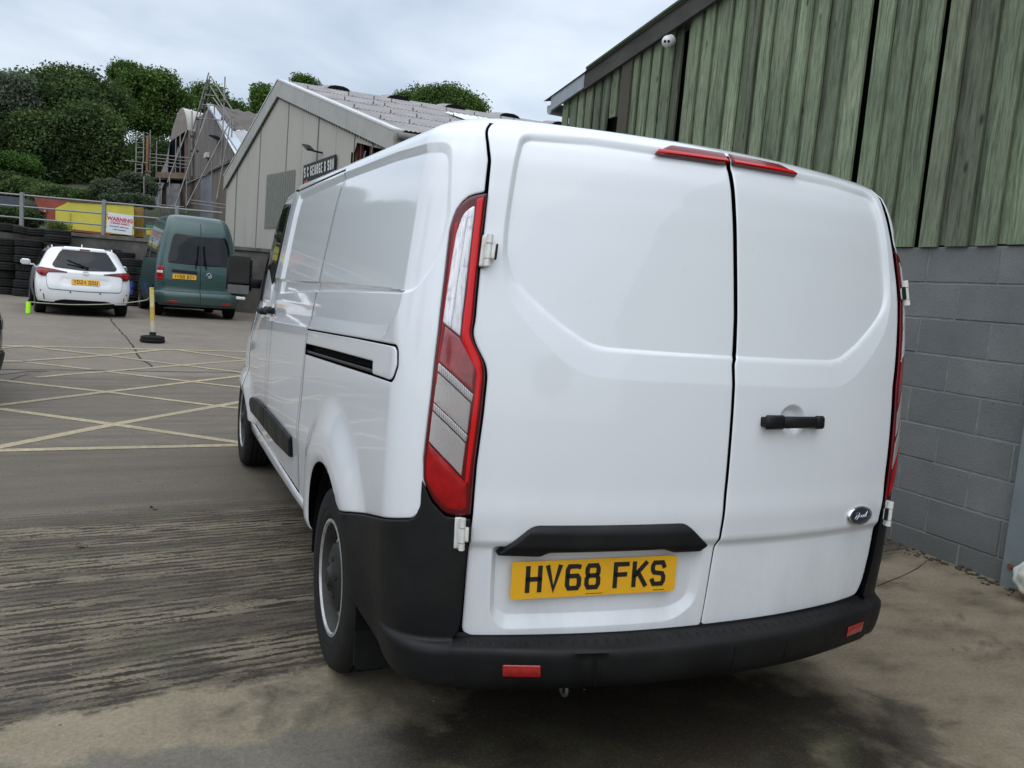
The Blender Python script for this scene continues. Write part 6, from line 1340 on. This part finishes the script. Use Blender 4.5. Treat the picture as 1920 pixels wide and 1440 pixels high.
def estate(locv, rz, label, mat, plate, detail=True):
    e = empty('estate_car' if detail else 'dark_car', tuple(locv), rz, label, 'car')
    us = np.r_[np.arange(-ES.umax, -1.2, .08), np.arange(-1.2, 1.2, .035), np.arange(1.2, ES.umax, .08), ES.umax]
    wu = [1.56, 4.18]; sk = lambda u, z: any(math.hypot(abs(u)-c, z-.33) < .36 for c in wu)
    skin(ES, 'body', us, np.r_[np.arange(.28, 1.36, .035), 1.36, 1.38, 1.40, 1.415, 1.43, 1.437, 1.445, 1.4475, 1.45], mat, e, 0, sk)
    mb = MB(); mb.box(-.74, .74, .25, 4.2, .20, .62); mb.build('underbody', MT['gap'], e)
    for sg in (-1, 1):
        for c in wu: wheel(e, (sg*.775, c-.70, .325), sg, R=.325, wd=.21, rim=.215, lod=0)
    if not detail:
        panel('rear_bumper', ES, rpoly([(-1.5,.22),(-1.1,.26),(1.1,.26),(1.5,.22),(1.3,.50),(-1.3,.50)], .03), MT['plastic'], e, off=.03, res=.05, edge=.02, drop=.015)
        panel('tail_lamp', ES, rpoly([(.62,.80),(.98,.80),(.98,.93),(.62,.93)], .02), MT['redlens'], e, off=.01, res=.04); panel('tail_lamp', ES, rpoly([(-.98,.80),(-.62,.80),(-.62,.93),(-.98,.93)], .02), MT['redlens'], e, off=.01, res=.04)
        panel('rear_window', ES, rpoly([(-.66,.98),(.66,.98),(.55,1.34),(-.55,1.34)], .05), MT['glass'], e, off=.004, res=.06, thick=.004)
        panel('trim_strip', ES, rpoly([(.98,.70),(1.25,.70),(1.25,.79),(.98,.79)], .01), MT['chrome'], e, off=.012, res=.03, thick=.01)
        return e
    tg = panel('tailgate', ES, rpoly([(-.70,.60,.05),(-.66,.545,.04),(0,.53),(.66,.545,.04),(.70,.60,.05),(.74,.93),(.70,.985),(.60,1.385,.03),(-.60,1.385,.03),(-.70,.985),(-.74,.93)], .02), mat, e, off=.014, disp=lambda u, z: -.018*np.exp(-((z-.72)/.09)**2)*(np.abs(u) < .5)*ss(.5-np.abs(u), 0, .1)+.012*np.exp(-((z-.90)/.03)**2), res=.03, thick=.02)
    panel('gap_line', ES, rpoly([(-.712,.60,.05),(-.67,.533,.04),(0,.518),(.67,.533,.04),(.712,.60,.05),(.752,.93),(-.752,.93)], .02), MT['gap'], e, off=.004, res=.05, thick=.003, holes=[rpoly([(-.695,.605,.05),(-.65,.56,.04),(0,.545),(.65,.56,.04),(.695,.605,.05),(.735,.925),(-.735,.925)], .02)])
    panel('rear_window', ES, rpoly([(-.668,1.02,.03),(-.60,.975,.05),(0,.945),(.60,.975,.05),(.668,1.02,.03),(.585,1.335,.05),(.4,1.352),(-.4,1.352),(-.585,1.335,.05)], .03), MT['glass'], tg, off=.032, res=.035, thick=.006)
    panel('spoiler', ES, rpoly([(-.60,1.345),(.60,1.345),(.58,1.395),(-.58,1.395)], .02), mat, tg, off=.05, res=.03, thick=.05, edge=.015, drop=.012)
    panel('stop_lamp', ES, rpoly([(-.13,1.352),(.13,1.352),(.13,1.372),(-.13,1.372)], .006), MT['reddark'], tg, off=.054, res=.03, thick=.01)
    lp = [(-1.0,.945),(-.90,.958),(-.62,.938),(-.34,.898,.01),(-.345,.882,.01),(-.70,.868,.03),(-.74,.795,.02),(-.86,.800,.03),(-.98,.86)]
    for q in (lp, mirror(lp)):
        L = panel('tail_lamp', ES, rpoly(q, .008), MT['reddark'], e, off=.034, res=.025, thick=.04, edge=.010, drop=.006)
        s_ = 1 if q is lp else -1; i_ = [(-.94,.92),(-.70,.915),(-.68,.89),(-.74,.84),(-.90,.85)]; panel('lamp_core', ES, rpoly(i_ if s_ == 1 else mirror(i_), .01), MT['redlens'], L, off=.036, res=.04, thick=.004)
    plate_on(ES, .0, .715, plate, tg, .010)
    BFr = surf_frame(ES, 0, .895, .034); mb = MB(); mb.lathe([(.052, -.004), (.058, .004), (.064, -.004)], 24, Matrix.Diagonal((1, .72, 1, 1)), closed=True); mb.lathe([(.020, -.002), (.025, .004), (.030, -.002)], 16, Matrix.Diagonal((1, 1.35, 1, 1)), closed=True); mb.lathe([(.026, -.002), (.030, .004), (.035, -.002)], 16, Matrix.Translation((0, .022, 0)) @ Matrix.Diagonal((1.25, .45, 1, 1)), closed=True); o = mb.build('badge', MT['chrome'], tg); o.matrix_local = BFr
    # lower bumper valance, reflectors, parking sensors, wiper
    panel('diffuser', ES, rpoly([(-.66,.20),(-.60,.30,.05),(-.42,.345,.06),(.42,.345,.06),(.60,.30,.05),(.66,.20)], .02), MT['gap'], e, off=.012, res=.04, thick=.02)
    for u in (-.80, .80): panel('reflector', ES, rpoly([(u-.012,.32),(u+.012,.32),(u+.014,.44),(u-.010,.44)], .004), MT['reflector'], e, off=.008, res=.02, thick=.01)
    for u in (-.86, -.28, .28, .86):
        mb = MB(); mb.tube((0, 0, 0), (0, 0, .006), .016, 10); o = mb.build('parking_sensor', MT['gap'], e); o.matrix_local = surf_frame(ES, u, .50, .002)
    Fw = surf_frame(ES, .03, .985, .045); mb = MB(); mb.tube((0, 0, .01), (-.30, .14, .012), .012, 6); mb.tube((-.06, .01, .014), (-.36, .165, .014), .016, 6); mb.bbox((0, 0, .0), (.06, .05, .03), .01); o = mb.build('wiper', MT['gap'], tg); o.matrix_local = Fw
    # side glass, roof rails, aerial, mirrors, door lines
    for sg in (-1, 1):
        f = (lambda q: q) if sg < 0 else mirror
        panel('side_window', ES, f(rpoly([(-1.08,1.02),(-1.22,.975),(-3.45,.965),(-3.2,1.10),(-3.0,1.30),(-1.5,1.32),(-1.22,1.27)], .05)), MT['glass'], e, off=.004, res=.05, thick=.004)
        for u in (-1.95, -2.95): panel('door_line', ES, f([(u,.34),(u-.012,.34),(u-.012,1.34),(u,1.34)]), MT['gap'], e, off=.003, res=.05, thick=.003, edge=.001)
        panel('arch_line', ES, f(rpoly([(-1.0,.33),(-1.012,.33),(-1.03,.62),(-1.018,.62)], .002)), MT['chrome'], e, off=.003, res=.03, thick=.003, edge=.001)
        a = [ES.S(np.array([sg*u]), np.array([1.395]))[0]+np.array([0, 0, .035]) for u in (1.25, 1.4, 2.0, 2.6, 3.0, 3.15)]; a[0][2] -= .03; a[-1][2] -= .03; mb = MB(); mb.path([tuple(q) for q in a], .016, 6); mb.build('roof_rail', MT['chrome'] if sg < 0 else MT['chrome'], e)
        mb = MB(); mb.bbox((sg*1.00, 2.55, 1.03), (.20, .12, .13), .04); mb.box(min(sg*.83, sg*.92), max(sg*.83, sg*.92), 2.5, 2.56, .97, 1.0); mr_ = mb.build('door_mirror', mat if sg > 0 else MT['green'] if False else mat, e); mb = MB(); mb.bbox((sg*1.005, 2.486, 1.03), (.16, .008, .10), .004); mb.build('mirror_glass', simple('mirror_bright', (.75, .78, .82), .05, 1.0, var=.02) if 'mirror_bright' not in bpy.data.materials else bpy.data.materials['mirror_bright'], mr_)
    mb = MB(); mb.prism([(-.06, 0), (.06, 0), (-.03, .06), (-.055, .055)], .02, Matrix.Translation((.01, 1.35, 1.445)) @ Matrix(((0, 0, 1, 0), (1, 0, 0, 0), (0, 1, 0, 0), (0, 0, 0, 1)))); mb.build('roof_aerial', mat, e)
    return e
ec = at(160, 560, 17.2); estate((ec.x, ec.y, .165), .155, 'white estate car with dark rear window parked by the tyre stacks', MT['carwhite'], 'YD24 GSU')
q = at(33, 640, 7.4); ax = Vector((math.cos(.30), math.sin(.30), 0)); estate((q.x-ax.x*.93, q.y-ax.y*.93-.10, .0), .30, 'dark car, only its rear corner showing at the left edge', MT['darkcar'], '', False)
# ---------------- green high-roof van
TS = Surf([[.25,.86],[.40,.92],[.60,.945],[.90,.955],[1.15,.945],[1.35,.915],[1.6,.865],[1.85,.815],[2.05,.77],[2.25,.71],[2.36,.66],[2.41,.60],[2.44,.5],[2.455,.3],[2.46,.0]],
          [[.25,.0],[.40,-.05],[.55,-.05],[.62,.02],[.90,.03],[1.20,.06],[1.5,.11],[1.85,.17],[2.05,.22],[2.25,.33],[2.36,.44],[2.41,.55],[2.44,.8],[2.455,1.1],[2.46,1.5]],
          .70, .075, .955, 4.5, ([0,3.0,3.8,4.1,4.3,4.5],[1,1,.97,.9,.75,.5]), ([0,2.6,3.0,3.6,4.0,4.5],[1,1,.92,.52,.46,.3]), base=.30, blend=1.2)
tc0 = at(375, 560, 19.7); tv = empty('green_van', (tc0.x, tc0.y, .17), .13, 'dark green high-roofed van with barn doors parked beside the grey shed', 'van')
us = np.r_[np.arange(-TS.umax, -1.2, .08), np.arange(-1.2, 1.2, .04), np.arange(1.2, TS.umax, .08), TS.umax]; wu = [1.55, 4.05]
skin(TS, 'body', us, np.r_[np.arange(.28, 2.36, .05), 2.36, 2.385, 2.41, 2.425, 2.44, 2.4475, 2.455, 2.4575, 2.46], MT['green'], tv, 0, lambda u, z: any(math.hypot(abs(u)-c, z-.34) < .37 for c in wu))
mb = MB(); mb.box(-.8, .8, .25, 4.2, .22, .66); mb.build('underbody', MT['gap'], tv)
for sg in (-1, 1):
    for c in wu: wheel(tv, (sg*.83, c-.76, .33), sg, R=.33, wd=.215, rim=.20, lod=0)
for sg, o_ in ((-1, 0), (1, 1)):
    f = (lambda q: q) if sg < 0 else mirror
    D = panel('barn_door', TS, f(rpoly([(-.80,.62),(-.81,1.0),(-.79,1.3),(-.765,1.9),(-.72,2.22,.05),(-.006,2.24),(-.006,.62)], .02)), MT['green'], tv, off=.008, res=.04, thick=.02)
    panel('door_window', TS, f(rpoly([(-.76,1.36,.05),(-.74,1.27,.05),(-.012,1.25,.01),(-.012,1.935,.01),(-.69,1.965,.06),(-.74,1.85)], .03)), MT['glass'], D, off=.014, res=.05, thick=.005)
    L = panel('tail_lamp', TS, f(rpoly([(-1.02,.87),(-.83,.87),(-.825,1.17),(-1.0,1.17)], .015)), MT['redlens'], tv, off=.014, res=.03, thick=.03, edge=.01, drop=.007)
    panel('lamp_band', TS, f(rpoly([(-1.01,1.02),(-.835,1.02),(-.835,1.075),(-1.005,1.075)], .006)), MT['clear'], L, off=.017, res=.03, thick=.004)
    panel('side_window', TS, f(rpoly([(-1.35,1.36),(-2.6,1.36),(-2.62,1.86),(-1.40,1.88)], .06)), MT['glass'], tv, off=.004, res=.06, thick=.004)
    panel('side_window', TS, f(rpoly([(-2.75,1.36),(-3.4,1.36),(-3.36,1.86),(-2.78,1.87)], .06)), MT['glass'], tv, off=.004, res=.06, thick=.004)
    panel('rear_bumper', TS, f(rpoly([(-1.45,.34),(-.9,.33),(0.002,.33),(0.002,.60),(-.9,.60),(-1.40,.56)], .02)), MT['green'], tv, off=.05, res=.04, thick=.05, edge=.03, drop=.025)
    panel('reflector', TS, f(rpoly([(-.72,.36),(-.52,.36),(-.52,.41),(-.72,.41)], .006)), MT['reflector'], tv, off=.056, res=.03, thick=.01)
    Fw = surf_frame(TS, sg*.12, 1.17, .02); mb = MB(); mb.tube((0, 0, .01), (sg*-.02, .22, .02), .012, 6); mb.tube((sg*-.03, .10, .02), (sg*-.05, .55, .024), .014, 6); o = mb.build('wiper', MT['gap'], D); o.matrix_local = Fw
panel('door_seam', TS, [(-.006,.62),(.006,.62),(.006,2.24),(-.006,2.24)], MT['gap'], tv, off=.004, res=.05, thick=.003, edge=0)
panel('grab_strip', TS, rpoly([(-.64,1.06),(-.08,1.05),(-.08,1.115),(-.64,1.125)], .01), MT['plastic'], tv, off=.02, res=.05, thick=.02)
plate_on(TS, -.36, .965, 'YN58 BZV', tv, .014)
mb = MB(); mb.lathe([(.050, 0), (.060, .010), (.066, 0)], 24, closed=True); mb.tube((-.035, .03, .004), (-.012, -.04, .004), .006, 5); mb.tube((-.012, -.04, .004), (0, 0, .004), .006, 5); mb.tube((0, 0, .004), (.012, -.04, .004), .006, 5); mb.tube((.012, -.04, .004), (.035, .03, .004), .006, 5); o = mb.build('badge', MT['chrome'], tv); o.matrix_local = surf_frame(TS, .19, 1.03, .018)
# ---------------- rope barrier, post on its weighted base, neon sleeve
pb0 = at(286, 636, 13.2); gzp = gz(pb0.x, pb0.y); pp = empty('barrier_post', (pb0.x, pb0.y, gzp), 0, 'yellow and white barrier post standing in a black round rubber base', 'post')
mb = MB(); mb.lathe([(0, .0), (.175, .0), (.188, .02), (.188, .045), (.172, .055), (.180, .07), (.176, .095), (.13, .108), (.05, .110), (.05, .16), (.044, .165), (0, .165)], 32); mb.build('base', MT['rubber'], pp)
m, nt, p = newmat('post_stripes'); c = coords(nt); sp = N(nt, 'ShaderNodeSeparateXYZ'); nt.links.new(c, sp.inputs[0]); a_ = math_(nt, 'ADD', sp.outputs[2], math_(nt, 'MULTIPLY', noise(nt, c, 30, 4, .7), .10))
col = ramp(nt, a_, [(.16, (.45, .42, .30)), (.38, (.50, .47, .36)), (.40, (.55, .38, .05)), (.60, (.52, .34, .07)), (.62, (.60, .52, .30)), (.80, (.62, .50, .16)), (.9, (.56, .46, .12))]); col = mixc(nt, ramp(nt, noise(nt, c, 40, 5, .7), [(.5, 0), (.65, .7)]), col, (.20, .12, .07)); nt.links.new(col, p.inputs['Base Color']); p.inputs['Roughness'].default_value = .6
mb = MB(); top = at(284.5, 539, 13.2)-Vector((pb0.x, pb0.y, gzp)); mb.tube((0, 0, .15), top, .034, 16); mb.build('pole', m, pp)
mb = MB(); mb.tube(top*.80+Vector((-.05, -.02, 0)), top*.80+Vector((-.02, -.02, 0)), .012, 6); mb.build('hook', MT['tube'], pp)
RP = [(282, 559, 13.2), (275, 562.5, 13.6), (262, 565, 14.2), (240, 567.5, 14.8), (215, 569.5, 15.3), (190, 570.8, 15.7), (160, 571.3, 16.0), (130, 571, 16.2), (100, 569.5, 16.3), (75, 568, 16.5), (56, 566, 16.8)]
mb = MB(); mb.path([at(*q) for q in RP], .010, 6); tag(mb.build('rope', simple('pale_rope', (.33, .34, .26), .85, var=.2)), 'pale rope slung low across behind the white estate car from the barrier post', 'rope')
q0 = at(52.5, 589, 16.9); q1 = at(53.5, 565.5, 16.9); zb = gz(q0.x, q0.y); nb = empty('neon_sleeve', (q0.x, q0.y, zb), 0, 'short neon yellow-green sleeve standing beside the left side of the white estate car', 'bollard')
m, nt, p = newmat('neon_green'); p.inputs['Base Color'].default_value = (.42, .95, .01, 1); p.inputs['Roughness'].default_value = .5; p.inputs['Emission Color'].default_value = (.3, .9, 0, 1); p.inputs['Emission Strength'].default_value = .0
mb = MB(); d_ = q1-q0; mb.tube((0, 0, 0), (d_.x, d_.y, q1.z-zb), .045, 14); mb.build('sleeve', m, nb); mb = MB(); mb.tube((d_.x, d_.y, q1.z-zb), (d_.x*1.05, d_.y*1.05, q1.z-zb+.03), .02, 8); mb.build('cap', MT['gap'], nb)
# two blue bottles/canisters between the cars
for px, py, lab in ((247, 534, 'small blue canister upper of two on the tyres between the estate car and green van'), (246, 547, 'small blue canister lower of two on the tyres between the estate car and green van')):
    c_ = at(px, py, 22.2); mb = MB(); mb.tube(c_-Vector((0, 0, .07)), c_+Vector((0, 0, .07)), .06, 12); mb.tube(c_+Vector((0, 0, .07)), c_+Vector((0, 0, .10)), .025, 8); tag(mb.build('canister', simple('blue_plastic', (.03, .07, .30), .4) if 'blue_plastic' not in bpy.data.materials else bpy.data.materials['blue_plastic']), lab, 'canister')
